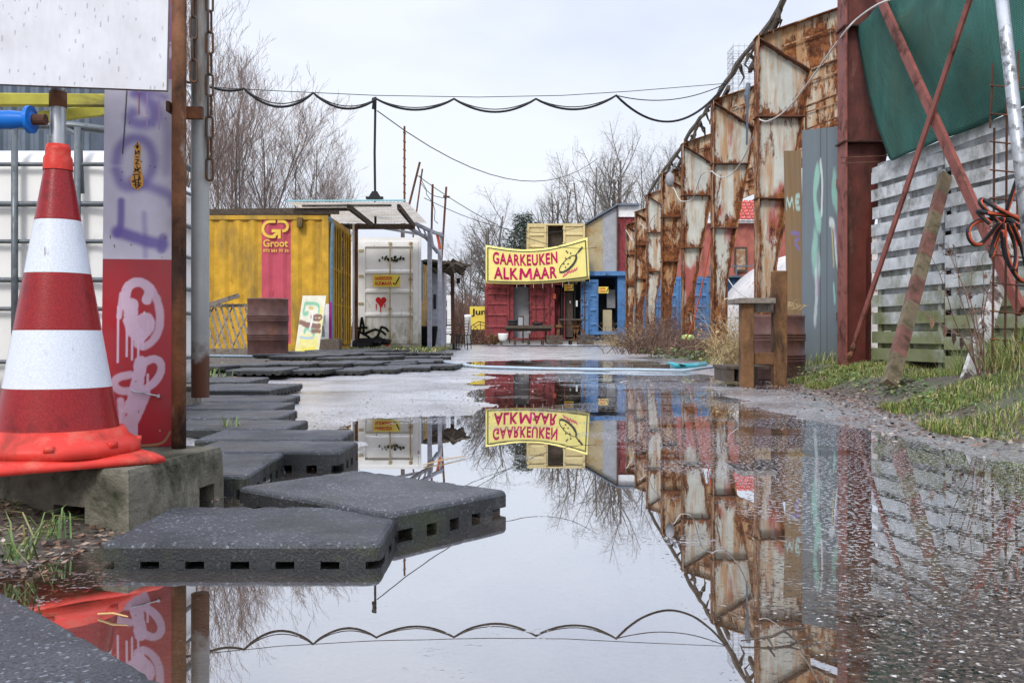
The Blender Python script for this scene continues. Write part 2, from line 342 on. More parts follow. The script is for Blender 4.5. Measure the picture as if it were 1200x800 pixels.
M['underlay'] = trans_mat()
M['bark'] = weather('grey_bark', (.20,.175,.155), (.11,.10,.09), .5, .6, 3, rough=.9, vary=.3, bmp=.2, fine=20)
M['bark2'] = weather('brown_twig_bark', (.27,.195,.165), (.17,.12,.10), .5, .6, 3, rough=.9, vary=.3, bmp=.1, fine=20)
M['cable'] = plain('black_cable', (.02,.02,.02), .5)
M['whitecord'] = plain('white_cord', (.62,.58,.54), .6)
M['hoseorange'] = plain('orange_hose', (.55,.10,.045), .4)
M['hoseblue'] = plain('pale_blue_hose', (.40,.50,.58), .4)
M['teal'] = plain('teal_pipe', (.06,.36,.42), .4)
M['grass'] = island('grass_blades', [(0,(.03,.07,.01)),(.3,(.09,.17,.02)),(.55,(.20,.26,.045)),(.75,(.33,.33,.09)),(.9,(.42,.33,.16)),(1,(.50,.40,.24))], .55)
M['drygrass'] = island('dry_grass', [(0,(.20,.13,.06)),(.5,(.38,.27,.13)),(1,(.50,.40,.22))], .7)
M['weed'] = island('weed_leaves', [(0,(.02,.05,.01)),(.5,(.06,.13,.02)),(.8,(.14,.20,.05)),(1,(.30,.27,.10))], .55)
M['litter'] = island('leaf_litter', [(0,(.05,.03,.02)),(.4,(.13,.07,.045)),(.7,(.26,.14,.09)),(.92,(.34,.24,.17)),(1,(.45,.40,.36))], .6)
M['bramble'] = island('dead_bramble', [(0,(.05,.028,.022)),(.6,(.14,.075,.055)),(1,(.24,.15,.10))], .8)
M['roof_tile'] = weather('red_roof_tiles', (.50,.10,.08), (.34,.06,.05), .5, .7, 4, rough=.6)
M['pebble'] = island('loose_grit', [(0,(.05,.05,.05)),(.6,(.16,.15,.15)),(1,(.42,.40,.40))], .45)
M['evergreen'] = island('dark_needles', [(0,(.010,.025,.012)),(1,(.035,.065,.028))], .7)

def attr_mat(name, rough=.5, coat=0, bmp=.04, sc=40):
    m, t, b = new_mat(name); a = t.nodes.new('ShaderNodeAttribute'); a.attribute_name = 'paint'
    c1 = coords(t, 1); c = mix(t, ramp(t, noise(t, c1, 9, 7), [(.3,.0),(.75,.28)]), a.outputs['Color'], (.12,.10,.09))
    t.links.new(c, b.inputs['Base Color']); b.inputs['Roughness'].default_value = rough; b.inputs['Coat Weight'].default_value = coat
    bump(t, b, noise(t, c1, sc, 4), bmp, .004); return m
M['painted'] = attr_mat('painted_board', .4, .1); M['painted_matte'] = attr_mat('painted_matte', .6)

def seg_dist(U, V, pts):
    d = np.full(U.shape, 1e9)
    for (x0,y0),(x1,y1) in zip(pts[:-1], pts[1:]):
        dx, dy = x1-x0, y1-y0; L = dx*dx+dy*dy+1e-12
        t = np.clip(((U-x0)*dx+(V-y0)*dy)/L, 0, 1); d = np.minimum(d, np.hypot(U-x0-t*dx, V-y0-t*dy))
    return d
def chaikin(p, n=2):
    for _ in range(n):
        if len(p) < 3: return p
        q = [p[0]]
        for a, b in zip(p[:-1], p[1:]): q += [(a[0]*.75+b[0]*.25, a[1]*.75+b[1]*.25), (a[0]*.25+b[0]*.75, a[1]*.25+b[1]*.75)]
        p = q+[p[-1]]
    return p
def stroke(C, U, V, pts, w, col, soft=.3, op=1., ns=0, nscale=1.):
    pts = chaikin(list(pts))
    d = seg_dist(U, V, pts)
    if ns: d = d + fbm(U*nscale, V*nscale, 3, 5)*ns
    a = (1-sstep(w*(1-soft), w*(1+soft), d))*op
    return C*(1-a[...,None])+np.array(col)*a[...,None]
def fillpoly(C, U, V, poly, col, op=1.):
    ins = np.zeros(U.shape, bool); n = len(poly)
    for i in range(n):
        x0,y0 = poly[i]; x1,y1 = poly[(i+1)%n]
        c = ((y0 > V) != (y1 > V)) & (U < (x1-x0)*(V-y0)/((y1-y0)+1e-12)+x0); ins ^= c
    a = ins*op; return C*(1-a[...,None])+np.array(col)*a[...,None]
def painted_panel(name, o, u, v, thick, nx, ny, func, mat, edge_mat=None, parent=None):
    """slab whose front face is a fine grid carrying a colour attribute painted by func(U,V) in 0..1"""
    o = Vector(o); u = Vector(u); v = Vector(v); n = v.cross(u).normalized()
    U, V = np.meshgrid(np.linspace(0,1,nx), np.linspace(0,1,ny)); C = func(U, V)
    P0 = np.array(o)[None,None]+U[...,None]*np.array(u)+V[...,None]*np.array(v)
    front = P0.reshape(-1,3); back = [o+n*thick, o+u+n*thick, o+u+v+n*thick, o+v+n*thick]
    k = nx*ny; verts = [tuple(p) for p in front]+[tuple(p) for p in back]+[tuple(o), tuple(o+u), tuple(o+u+v), tuple(o+v)]
    idx = np.arange(k).reshape(ny,nx); f = np.stack([idx[:-1,:-1],idx[:-1,1:],idx[1:,1:],idx[1:,:-1]],-1).reshape(-1,4).tolist()
    nf = len(f); f += [[k+3,k+2,k+1,k],[k+4,k,k+1,k+5],[k+5,k+1,k+2,k+6],[k+6,k+2,k+3,k+7],[k+7,k+3,k,k+4]]
    if parent is not None:
        inv = parent.matrix_basis.inverted(); verts = [tuple(inv@Vector(p)) for p in verts]
    me = bpy.data.meshes.new(name); me.from_pydata(verts, [], f)
    me.materials.append(mat); me.materials.append(edge_mat or mat)
    mi = [0]*nf+[1]*5; me.polygons.foreach_set('material_index', mi)
    ca = me.color_attributes.new('paint', 'FLOAT_COLOR', 'POINT'); arr = np.ones((len(verts),4), np.float32); arr[:k,:3] = C.reshape(-1,3); arr[k:,:3] = C.reshape(-1,3).mean(0)
    ca.data.foreach_set('color', arr.ravel()); me.update()
    ob = bpy.data.objects.new(name, me); COL.objects.link(ob)
    if parent is not None: ob.parent = parent
    return ob

def text_pts(s, bold=.02, spacing=1.0):
    """mesh data of a word: verts normalised to 0..1 in both axes, faces"""
    cu = bpy.data.curves.new('t', 'FONT'); cu.body = s; cu.size = 1; cu.offset = bold; cu.space_character = spacing; cu.resolution_u = 3
    ob = bpy.data.objects.new('t', cu); COL.objects.link(ob); bpy.context.view_layer.update()
    me = bpy.data.meshes.new_from_object(ob.evaluated_get(bpy.context.evaluated_depsgraph_get()))
    vs = np.array([v.co[:] for v in me.vertices]); fs = [tuple(p.vertices) for p in me.polygons]
    bpy.data.objects.remove(ob); bpy.data.curves.remove(cu); bpy.data.meshes.remove(me)
    mn = vs.min(0); mx = vs.max(0); vs[:,0] = (vs[:,0]-mn[0])/(mx[0]-mn[0]); vs[:,1] = (vs[:,1]-mn[1])/(mx[1]-mn[1])
    return vs[:,:2], fs
def text_on(mb, s, surf, u0, v0, u1, v1, bold=.02, spacing=1.0, mi=0):
    vs, fs = text_pts(s, bold, spacing); mb.add([surf(u0+(u1-u0)*a, v0+(v1-v0)*b) for a, b in vs], fs, mi)
def plane_surf(o, u, v, off=.003):
    o = Vector(o); u = Vector(u); v = Vector(v); n = u.cross(v).normalized()*off
    return lambda a, b: o+u*a+v*b+n
RK = 0
def ribbon(mb, surf, pts, w, ar=1.0, mi=0):
    """stroke of half-width w drawn as quads+discs on a surf; ar = width/height of surf"""
    global RK
    RK += 1; lift = Vector((0,-.0007*(RK%12),0)); pts = [Vector((x*ar, y)) for x, y in pts]; L = []; Rr = []
    for i, p in enumerate(pts):
        d = (pts[min(i+1,len(pts)-1)]-pts[max(i-1,0)]).normalized(); n = Vector((-d.y, d.x))*w; L.append(p+n); Rr.append(p-n)
    k = len(pts); mb.add([surf(q.x/ar, q.y)+lift for q in L+Rr], [(i, k+i, k+i+1, i+1) for i in range(k-1)], mi)

# ---------------------------------------------------------------- ground, water
main = [(-700,1000),(-300,760),(-60,690),(0,668),(60,655),(118,645),(240,590),(300,566),(350,536),(404,530),(414,490),(470,487),(545,486),(570,474),(556,458),(640,451),(720,452),(800,456),(860,470),(930,487),(1000,500),(1090,517),(1200,543),(1420,600),(1900,1000)]
main = [(G(x,y).x, G(x,y).y) for x, y in main]
far = [(G(x,y).x, G(x,y).y) for x, y in [(540,424),(640,421),(740,421.5),(790,425),(770,431),(640,432.5),(540,431)]]
far2 = [(G(x,y).x, G(x,y).y) for x, y in [(600,441),(700,438),(760,440),(800,446),(740,450),(640,448),(570,447)]]
def sdist(X, Y, poly):   # positive outside
    d = seg_dist(X, Y, poly+[poly[0]]); ins = np.zeros(X.shape, bool)
    for i in range(len(poly)):
        x0,y0 = poly[i]; x1,y1 = poly[(i+1)%len(poly)]
        ins ^= ((y0 > Y) != (y1 > Y)) & (X < (x1-x0)*(Y-y0)/((y1-y0)+1e-12)+x0)
    return np.where(ins, -d, d)
def verge_x(Y): return np.interp(Y, [-3,2,3.5,3.9,5.15,8.5,12,30,60], [3.2,2.2,1.9,1.78,2.05,2.5,2.8,3.7,5.5])
def left_x(Y): return np.interp(Y, [0,1.6,2.4,3,5,8,11,18,24,60], [-.95,-.85,-.8,-1.0,-1.5,-2.3,-1.4,-1.3,-1.5,-2.5])
def height(X, Y):
    X = np.asarray(X, float); Y = np.asarray(Y, float)
    s = sdist(X, Y, main); s = s+fbm(X*2.2, Y*1.5, 4, 1)*np.clip(.12+.06*Y, .1, .7)
    h = np.clip(s*.045, -.03, .012)
    s2 = np.minimum(sdist(X, Y, far)+fbm(X*1.1, Y*.7, 3, 3)*.9, sdist(X,Y,far2)*.5+.1+fbm(X*1.6, Y*.7, 3, 9)*1.2); h = np.minimum(h, np.clip(s2*.02, -.02, .012))
    mid = sstep(-.9,-.1,X)*(1-sstep(2.0,2.6,X-.06*Y))*sstep(5.6,6.6,Y)*(1-sstep(12.5,14.5,Y))      # shallow patches between the stones of the middle yard
    h = h-mid*(.0065+fbm(X*1.5,Y*1.1,4,71)*.026)*(h > 0)
    h = h+fbm(X*9, Y*9, 3, 7)*.006+fbm(X*45, Y*45, 2, 17)*.0035
    sh = sstep(.15, .5, X+.25*fbm(X*3,Y*3,3,61))*(1-sstep(1.5, 2.1, Y+.5*fbm(X*2,Y*2,3,62))); sh = sh*(s < 0)      # the shallow stony corner
    h = h*(1-sh)+sh*(-.008+fbm(X*4,Y*4,3,21)*.005+fbm(X*40, Y*40, 2, 31)*.004)
    vx = verge_x(Y); h = h+.105*sstep(0, .55, X-vx)*sstep(2,4,Y)+.03*sstep(0,.3,X-vx)+.22*sstep(.25,1.0,X-vx)*(1-sstep(4.7,6.2,Y))*sstep(2.5,3.5,Y)
    lx = left_x(Y); h = h+.035*sstep(0,.35,lx-X)+.07*sstep(.2,1.2,lx-X)*sstep(4,16,Y)
    return h
def hz(x, y): return float(height(np.array([x]), np.array([y]))[0])
def axis_vals(lim, f0, fine, g):
    v = [0]; st = fine
    while v[-1] < lim:
        if v[-1] > f0: st = max(fine, (v[-1]-f0)*g+fine)
        v.append(v[-1]+st)
    return np.array(v)
ax = axis_vals(400, 1.1, .010, .016); xs = np.concatenate([-ax[:0:-1], ax])+.1
ay = [.62]
while ay[-1] < 900: ay.append(ay[-1]*1.0095 if ay[-1] < 45 else ay[-1]*1.06)
ys = np.concatenate([np.linspace(-8, .3, 12), np.arange(.36,.62,.05), ay])
X, Y = np.meshgrid(xs, ys); Z = height(X, Y)
me = bpy.data.meshes.new('ground'); n1 = len(xs); n2 = len(ys)
me.vertices.add(n1*n2); me.vertices.foreach_set('co', np.stack([X,Y,Z],-1).astype(np.float32).ravel())
idx = np.arange(n1*n2).reshape(n2,n1); q = np.stack([idx[:-1,:-1],idx[:-1,1:],idx[1:,1:],idx[1:,:-1]],-1).reshape(-1,4)
me.loops.add(q.size); me.loops.foreach_set('vertex_index', q.ravel().astype(np.int32)); me.polygons.add(len(q)); me.polygons.foreach_set('loop_start', (np.arange(len(q))*4).astype(np.int32))
me.polygons.foreach_set('use_smooth', np.ones(len(q), bool)); me.update(calc_edges=True)
za = me.attributes.new('soil', 'FLOAT', 'POINT')
soil = np.maximum(sstep(-.15, .2, X-verge_x(Y)+fbm(X*3,Y*3,3,41)*.5), sstep(-.05, .25, left_x(Y)-X+fbm(X*3,Y*3,3,43)*.5))
soil = np.maximum(soil, sstep(44, 50, Y)); za.data.foreach_set('value', soil.astype(np.float32).ravel())
def ground_mat():
    m, t, b = new_mat('wet_asphalt_and_soil'); c1 = coords(t, 1, False)
    a = t.nodes.new('ShaderNodeAttribute'); a.attribute_name = 'soil'
    v = t.nodes.new('ShaderNodeTexVoronoi'); v.inputs['Scale'].default_value = 85; t.links.new(c1, v.inputs['Vector'])
    sepc = t.nodes.new('ShaderNodeSeparateColor'); t.links.new(v.outputs['Color'], sepc.inputs[0])
    asp = ramp(t, sepc.outputs[0], [(0,(.022,.019,.017)),(.5,(.06,.052,.047)),(.82,(.13,.115,.10)),(1,(.42,.38,.34))])
    asp = mix(t, ramp(t, noise(t, c1, 1.3, 6), [(.4,0.),(.62,.6)]), asp, (.06,.048,.038))
    g = t.nodes.new('ShaderNodeNewGeometry'); sp = t.nodes.new('ShaderNodeSeparateXYZ'); t.links.new(g.outputs['Position'], sp.inputs[0])
    asp = mix(t, ramp(t, math_(t,'MULTIPLY',sp.outputs[2],-25.), [(0.,0.),(.45,.7)]), asp, (.17,.12,.075))
    so = ramp(t, noise(t, c1, 11, 8, .7), [(.3,(.025,.017,.012)),(.5,(.075,.05,.035)),(.7,(.14,.105,.075))])
    so = mix(t, ramp(t, noise(t, c1, 3, 6), [(.48,0.),(.62,.8)]), so, (.05,.065,.018))
    t.links.new(mix(t, a.outputs['Fac'], asp, so), b.inputs['Base Color'])
    wet = ramp(t, noise(t, c1, 2.2, 5), [(.35,.20),(.65,.42)])
    rr = mix(t, a.outputs['Fac'], wet, (.75,.75,.75)); t.links.new(rr, b.inputs['Roughness'])
    b.inputs['Specular IOR Level'].default_value = .9
    b.inputs['Coat IOR'].default_value = 1.7; b.inputs['Coat Roughness'].default_value = .16
    t.links.new(mix(t, a.outputs['Fac'], ramp(t, noise(t, c1, 3.1, 6), [(.3,.55),(.6,1.)]), (.08,.08,.08)), b.inputs['Coat Weight'])
    cb = t.nodes.new('ShaderNodeBump'); cb.inputs['Strength'].default_value = .8; cb.inputs['Distance'].default_value = .003; t.links.new(noise(t, c1, 75, 4), cb.inputs['Height']); t.links.new(cb.outputs[0], b.inputs['Coat Normal'])
    h = math_(t,'ADD', math_(t,'MULTIPLY',v.outputs['Distance'],-1.), math_(t,'MULTIPLY',noise(t, c1, 160, 3),.7))
    bp = bump(t, b, h, .75, .006)
    # a broken film of water standing between the stones
    gl = t.nodes.new('ShaderNodeBsdfGlossy'); gl.inputs['Roughness'].default_value = .42; gl.inputs['Color'].default_value = (.95,.95,.98,1); t.links.new(cb.outputs[0], gl.inputs['Normal'])
    n1_ = ramp(t, noise(t, c1, 85, 4, .7), [(.42,0.),(.50,1.)]); n2_ = ramp(t, noise(t, c1, 1.1, 5), [(.32,.25),(.58,1.)])
    lw = t.nodes.new('ShaderNodeLayerWeight'); lw.inputs[0].default_value = .5; fr = ramp(t, lw.outputs['Facing'], [(.5,.03),(.80,.26),(.92,.60)])
    f = math_(t,'MULTIPLY', math_(t,'MULTIPLY', math_(t,'MULTIPLY', n1_, n2_), fr), math_(t,'SUBTRACT', 1., a.outputs['Fac']))
    ms = t.nodes.new('ShaderNodeMixShader'); t.links.new(f, ms.inputs[0]); t.links.new(b.outputs[0], ms.inputs[1]); t.links.new(gl.outputs[0], ms.inputs[2]); t.links.new(ms.outputs[0], t.nodes['Material Output'].inputs[0]); return m
me.materials.append(ground_mat()); go = bpy.data.objects.new('ground', me); COL.objects.link(go); kind(go, 'structure')
def water_mat():
    m, t, b = new_mat('puddle_water'); t.nodes.remove(b); o = t.nodes['Material Output']
    gl = t.nodes.new('ShaderNodeBsdfGlossy'); gl.inputs['Roughness'].default_value = 0.0; gl.inputs['Color'].default_value = (.82,.84,.88,1)
    tr = t.nodes.new('ShaderNodeBsdfTransparent'); tr.inputs[0].default_value = (.90,.80,.66,1)
    lw = t.nodes.new('ShaderNodeLayerWeight'); lw.inputs[0].default_value = .5
    fac = ramp(t, lw.outputs['Facing'], [(0.,.12),(.55,.55),(.72,.78),(.9,.95),(1.,1.)])
    mx = t.nodes.new('ShaderNodeMixShader'); t.links.new(fac, mx.inputs[0]); t.links.new(tr.outputs[0], mx.inputs[1]); t.links.new(gl.outputs[0], mx.inputs[2])
    c1 = coords(t, 1, False)
    # a skin of thin ice, dust and scum in patches breaks the mirror; elsewhere the faintest ripple
    g = t.nodes.new('ShaderNodeNewGeometry'); sp = t.nodes.new('ShaderNodeSeparateXYZ'); t.links.new(g.outputs['Position'], sp.inputs[0])
    xr = ramp(t, math_(t,'ADD', sp.outputs[0], math_(t,'MULTIPLY',sp.outputs[1],.0)), [(.28,0.),(.62,1.)])
    nl = noise(t, c1, 1.5, 5, .65); msk = ramp(t, math_(t,'ADD', nl, math_(t,'MULTIPLY', xr, .16)), [(.565,0.),(.66,1.)])
    fn = noise(t, c1, 80, 4, .6); spk = ramp(t, fn, [(.55,0.),(.72,1.)])
    hgt = math_(t,'MULTIPLY', math_(t,'MULTIPLY', spk, msk), 1.)
    dots = ramp(t, noise(t, c1, 120, 2), [(.70,0.),(.76,1.)])
    hgt = math_(t,'ADD', hgt, math_(t,'MULTIPLY', dots, .03))
    hgt = math_(t,'ADD', hgt, math_(t,'MULTIPLY', noise(t, c1, 6, 2), .012))
    bp = t.nodes.new('ShaderNodeBump'); bp.inputs['Strength'].default_value = .42; bp.inputs['Distance'].default_value = .006
    t.links.new(hgt, bp.inputs['Height']); t.links.new(bp.outputs[0], gl.inputs['Normal'])
    # grit and small stones just breaking the surface in the shallow corner
    cx_ = t.nodes.new('ShaderNodeMapRange'); cx_.interpolation_type = 'SMOOTHSTEP'; cx_.inputs[1].default_value = .36; cx_.inputs[2].default_value = .80; t.links.new(math_(t,'ADD', sp.outputs[0], math_(t,'MULTIPLY', noise(t,c1,2.5,5), .3)), cx_.inputs[0])
    cy_ = t.nodes.new('ShaderNodeMapRange'); cy_.interpolation_type = 'SMOOTHSTEP'; cy_.inputs[1].default_value = 2.3; cy_.inputs[2].default_value = 1.45; t.links.new(math_(t,'ADD', sp.outputs[1], math_(t,'MULTIPLY', noise(t,c1,2.1,4), .5)), cy_.inputs[0])
    cor = math_(t,'MULTIPLY', cx_.outputs[0], cy_.outputs[0])
    t.links.new(math_(t,'MULTIPLY', fac, math_(t,'SUBTRACT', 1., math_(t,'MULTIPLY', cor, .45))), mx.inputs[0])
    th = math_(t,'ADD', math_(t,'ADD', noise(t, c1, 95, 4, .65), math_(t,'MULTIPLY', noise(t, c1, 9, 4), .35)), math_(t,'MULTIPLY', cor, .22))
    stm = ramp(t, math_(t,'MULTIPLY', th, math_(t,'GREATER_THAN', cor, .02)), [(.80,0.),(.84,1.)])
    sb = t.nodes.new('ShaderNodeBsdfPrincipled'); vv = t.nodes.new('ShaderNodeTexVoronoi'); vv.inputs['Scale'].default_value = 190; t.links.new(c1, vv.inputs['Vector']); sv_ = t.nodes.new('ShaderNodeSeparateColor'); t.links.new(vv.outputs['Color'], sv_.inputs[0])
    t.links.new(ramp(t, sv_.outputs[0], [(0,(.012,.009,.007)),(.5,(.045,.032,.024)),(.84,(.10,.075,.055)),(.96,(.22,.19,.16)),(1,(.60,.58,.55))]), sb.inputs['Base Color']); sb.inputs['Roughness'].default_value = .5; sb.inputs['Specular IOR Level'].default_value = .3
    b2 = t.nodes.new('ShaderNodeBump'); b2.inputs['Strength'].default_value = .9; b2.inputs['Distance'].default_value = .004; t.links.new(vv.outputs['Distance'], b2.inputs['Height']); t.links.new(b2.outputs[0], sb.inputs['Normal'])
    m3 = t.nodes.new('ShaderNodeMixShader'); t.links.new(stm, m3.inputs[0]); t.links.new(mx.outputs[0], m3.inputs[1]); t.links.new(sb.outputs[0], m3.inputs[2])
    t.links.new(m3.outputs[0], o.inputs[0]); return m
M['water'] = water_mat()
wb = MB(); wb.add([(-8,-6,0),(8,-6,0),(8,22,0),(-8,22,0)], [(0,1,2,3)]); kind(mesh_obj('puddle', wb, M['water']), 'structure')

# ================================================================ LARGE STRUCTURE
def corr(mb, p0, p1, z0, z1, period=.28, depth=.036, nrm=None, mi=lambda u: 0, amp_dir=1):
    """trapezoid corrugated wall between two plan points"""
    p0 = Vector((p0[0],p0[1],0)); p1 = Vector((p1[0],p1[1],0)); d = p1-p0; L = d.length; d.normalize(); n = Vector((d.y,-d.x,0))*amp_dir
    prof = [(0,0),(.25,0),(.5,1),(.75,1)]; pts = []
    k = max(1, int(round(L/period)))
    for i in range(k):
        for a, h in prof: pts.append(((i+a)/k*L, h))
    pts.append((L, 0)); vs = []
    for u, h in pts:
        q = p0+d*u-n*depth*h; vs += [(q.x,q.y,z0),(q.x,q.y,z1)]
    b = len(mb.v); mb.v += [Vector(v) for v in vs]
    for i in range(len(pts)-1):
        mb.f.append((b+2*i, b+2*i+2, b+2*i+3, b+2*i+1)); mb.m.append(mi((pts[i][0]+pts[i+1][0])/2))

def door_leaf(t, mats, o, u, hgt, ribs=(.24,.47,.68), bars=(.35,.8), name='door', thick=.05, bar_mat=None, box_rib=True, label=None):
    """container door leaf: o bottom hinge corner, u horizontal vector"""
    o = Vector(o); u = Vector(u); L = u.length; ud = u.normalized(); n = ud.cross(Vector((0,0,1))).normalized()
    def pt(a, z, off=0): return o+ud*a+Vector((0,0,z))+n*off
    m = MB()
    m.hexa([pt(0,0,0),pt(L,0,0),pt(L,0,-thick),pt(0,0,-thick),pt(0,hgt,0),pt(L,hgt,0),pt(L,hgt,-thick),pt(0,hgt,-thick)])
    fr = .075*L+.02
    for a0,a1,z0,z1 in ((0,fr,0,hgt),(L-fr,L,0,hgt),(fr,L-fr,0,.09),(fr,L-fr,hgt-.12,hgt)):
        m.hexa([pt(a0,z0,.048),pt(a1,z0,.048),pt(a1,z0,.001),pt(a0,z0,.001),pt(a0,z1,.048),pt(a1,z1,.048),pt(a1,z1,.001),pt(a0,z1,.001)])
    for rz_ in ribs:
        z = hgt*rz_
        m.hexa([pt(fr,z,.045),pt(L-fr,z,.045),pt(L-fr,z,.001),pt(fr,z,.001),pt(fr,z+.05,.045),pt(L-fr,z+.05,.045),pt(L-fr,z+.10,.001),pt(fr,z+.10,.001)])
    dr = part(name, m, mats, t, label=label)
    for a in bars:
        b = MB(); b.tube([pt(L*a,.02,.075), pt(L*a,hgt-.02,.075)], .017, 8)
        for z in (.04, hgt*.33, hgt*.62, hgt-.06): b.hexa([pt(L*a-.04,z,.085),pt(L*a+.04,z,.085),pt(L*a+.04,z,.03),pt(L*a-.04,z,.03),pt(L*a-.04,z+.05,.085),pt(L*a+.04,z+.05,.085),pt(L*a+.04,z+.05,.03),pt(L*a-.04,z+.05,.03)])
        part('lock_bar', b, bar_mat or mats, dr)
    h = MB()
    for z in (.12, .38, .65, .90): h.hexa([pt(-.03,hgt*z,.065),pt(.09,hgt*z,.065),pt(.09,hgt*z,.049),pt(-.03,hgt*z,.049),pt(-.03,hgt*z+.06,.065),pt(.09,hgt*z+.06,.065),pt(.09,hgt*z+.06,.049),pt(-.03,hgt*z+.06,.049)])
    part('hinge', h, bar_mat or mats, dr)
    return dr, pt

# --- yellow container
ZC = .12
t = thing('shipping_container', 'yellow corrugated shipping container with a red band and logo, behind the rusty drum', 'container', (-6.5,19,ZC))
x0,x1,y0,y1 = -9.56,-3.50,17.9,20.34; z0,z1 = ZC, ZC+2.59
w = MB(); bx0, bx1 = (304-600)/F*17.9, (342-600)/F*17.9
corr(w, (x0+.1,y0+.01), (x1-.1,y0+.01), z0+.14, z1-.08, .28, .036, mi=lambda u: 1 if bx0 < x0+.1+u < bx1 else 0)
part('side_wall', w, [M['yellow'], M['redband']], t)
fr = MB()
fr.box((x0,y0,z0),(x1,y0+.08,z0+.14)); fr.box((x0,y0-.005,z1-.08),(x1,y0+.08,z1))
for cx in (x0,x1-.12):
    for cy in (y0-.004,y1-.1): fr.box((cx,cy,z0),(cx+.12,cy+.104,z1+.002))
fr.box((x0,y1-.06,z0+.01),(x1,y1,z1)); fr.box((x0+.05,y0+.1,z1-.03),(x1-.1,y1-.1,z1-.005)); fr.box((x0,y0+.1,z0+.01),(x0+.05,y1-.1,z1)); fr.box((x1-.10,y0+.1,z1-.12),(x1-.01,y1-.1,z1-.001)); fr.box((x1-.10,y0+.1,z0+.002),(x1-.01,y1-.1,z0+.1))
part('frame', fr, M['yellow'], t)
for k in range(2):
    ya = y0+.11+k*1.11; door_leaf(t, M['yellow_shaded'], (x1-.03, ya, z0+.1), (0,1.10,0), 2.37, (.22,.42,.62,.8), (.16,.38,.62,.86), bar_mat=M['yellow'])
sf = plane_surf((bx0,y0-.001,z1-.85), ((bx1-bx0),0,0), (0,0,.80), -.006)
def fs(a,b): return Vector((bx0+(bx1-bx0)*a, y0-.006, z1-.09-.80*(1-b)))
lg = MB(); ar = (bx1-bx0)/.80
def arc(cx, cy, r, a0, a1, n=14, sx=1.0): return [(cx+sx*r*math.cos(R(a0+(a1-a0)*i/n))/ar, cy+r*math.sin(R(a0+(a1-a0)*i/n))) for i in range(n+1)]
ribbon(lg, fs, [(.50,.965)]+arc(.34,.785,.18,90,270)+[(.44,.60),(.50,.615)], .034, ar)
ribbon(lg, fs, [(.38,.745),(.66,.745)], .036, ar); ribbon(lg, fs, [(.615,.78),(.615,.56)], .036, ar); ribbon(lg, fs, [(.42,.60),(.56,.70)], .034, ar)
ribbon(lg, fs, [(.56,.965)]+arc(.72,.85,.115,90,-60,10)+[(.71,.735)], .034, ar)
text_on(lg, 'Groot', fs, .12,.36,.88,.54, .02); text_on(lg, '072 561 35 35', fs, .12,.24,.90,.31, .02)
part('logo', lg, M['logo'], t)
dp = MB(); dp.tube([P(386,255,17.75),P(390,262,17.8),P(388.5,300,17.8),P(388.5,412,17.85)], .035, 8); part('downpipe', dp, M['bluesteel'], t)
lamp = MB(); lamp.box(P(351,260,17.8)-Vector((.05,.02,.1)), P(351,260,17.8)+Vector((.05,.1,.08))); part('lamp_box', lamp, M['yellow_shaded'], t)
# timbers and canopy
t = thing('canopy', 'low cyan edged corrugated canopy on dark beams between the yellow and white containers', 'canopy', (-3,20,2.75))
for k,(a,b,s) in enumerate([((-7.2,17.95,2.76),(-3.3,17.9,2.77),.07),((-6.0,18.2,2.84),(-3.1,18.0,2.84),.06),((-9.4,18.6,2.78),(-3.6,18.6,2.80),.09)]):
    m = MB(); m.beam(a,b,s,s); part('timber', m, M['darkwood'], t)
m = MB()
for i in range(-18, 14):
    xx = -2.95+i*.07
    m.add([(xx,17.7,2.93),(xx+.035,17.7,2.945),(xx+.035,21.9,3.05),(xx,21.9,3.035)],[(0,1,2,3)]); m.add([(xx+.035,17.7,2.945),(xx+.07,17.7,2.93),(xx+.07,21.9,3.035),(xx+.035,21.9,3.05)],[(0,1,2,3)])
pass
part('corrugated_sheet', m, M['underlay'], t)
m = MB(); m.beam((-4.25,17.68,2.955),(-2.0,17.68,2.965),.05,.025); part('edge_strip', m, M['cyan'], t)
m = MB(); m.beam((-4.0,17.9,2.89),(-2.3,17.9,2.90),.05,.04); part('beam', m, M['greywood'], t)
m = MB(); m.beam((-4.3,21.6,2.93),(-2.25,21.6,2.93),.1,.12); part('beam', m, M['darkwood'], t)
for xx in (-3.1,-2.15):
    m = MB(); m.beam((xx,17.8,2.86),(xx-.12,21.7,2.96),.06,.10); part('beam', m, M['darkwood'], t)
m = MB(); m.beam((-3.62,20.6,.12),(-3.62,20.6,2.85),.10,.10); part('post', m, M['dark'], t)
t = thing('steel_arch', 'grey steel lattice arch standing right of the white container', 'frame', P(508,408,22))
for (px, d) in ((503.5,22),(515.5,23.4)):
    m = MB(); m.beam(P(px,408,d)+Vector((0,0,0)), P(px,272,d), .10, .10, (0,1,0)); part('post', m, M['greyposts'], t)
m = MB(); m.beam(P(478,258,21.6),P(503,270,22),.08,.07); m.beam(P(478,266,21.6),P(500,279,22),.08,.06); m.beam(P(503,270,22),P(518,276,23.4),.07,.07); m.beam(P(500,279,22),P(513,296,23.3),.07,.06); m.beam(P(418,262,21.9),P(500,276,22.2),.07,.05)
for a,b in (((482,259),(486,269)),((488,263),(494,275)),((496,267),(500,278)),((505,271),(508,290))): m.beam(P(*a,21.9),P(*b,21.9),.04,.04)
part('lattice', m, M['greyposts'], t)
m = MB(); m.tube([P(512,274,23),P(516,292,23)],.035,6); part('brace', m, M['hoseorange'], t)

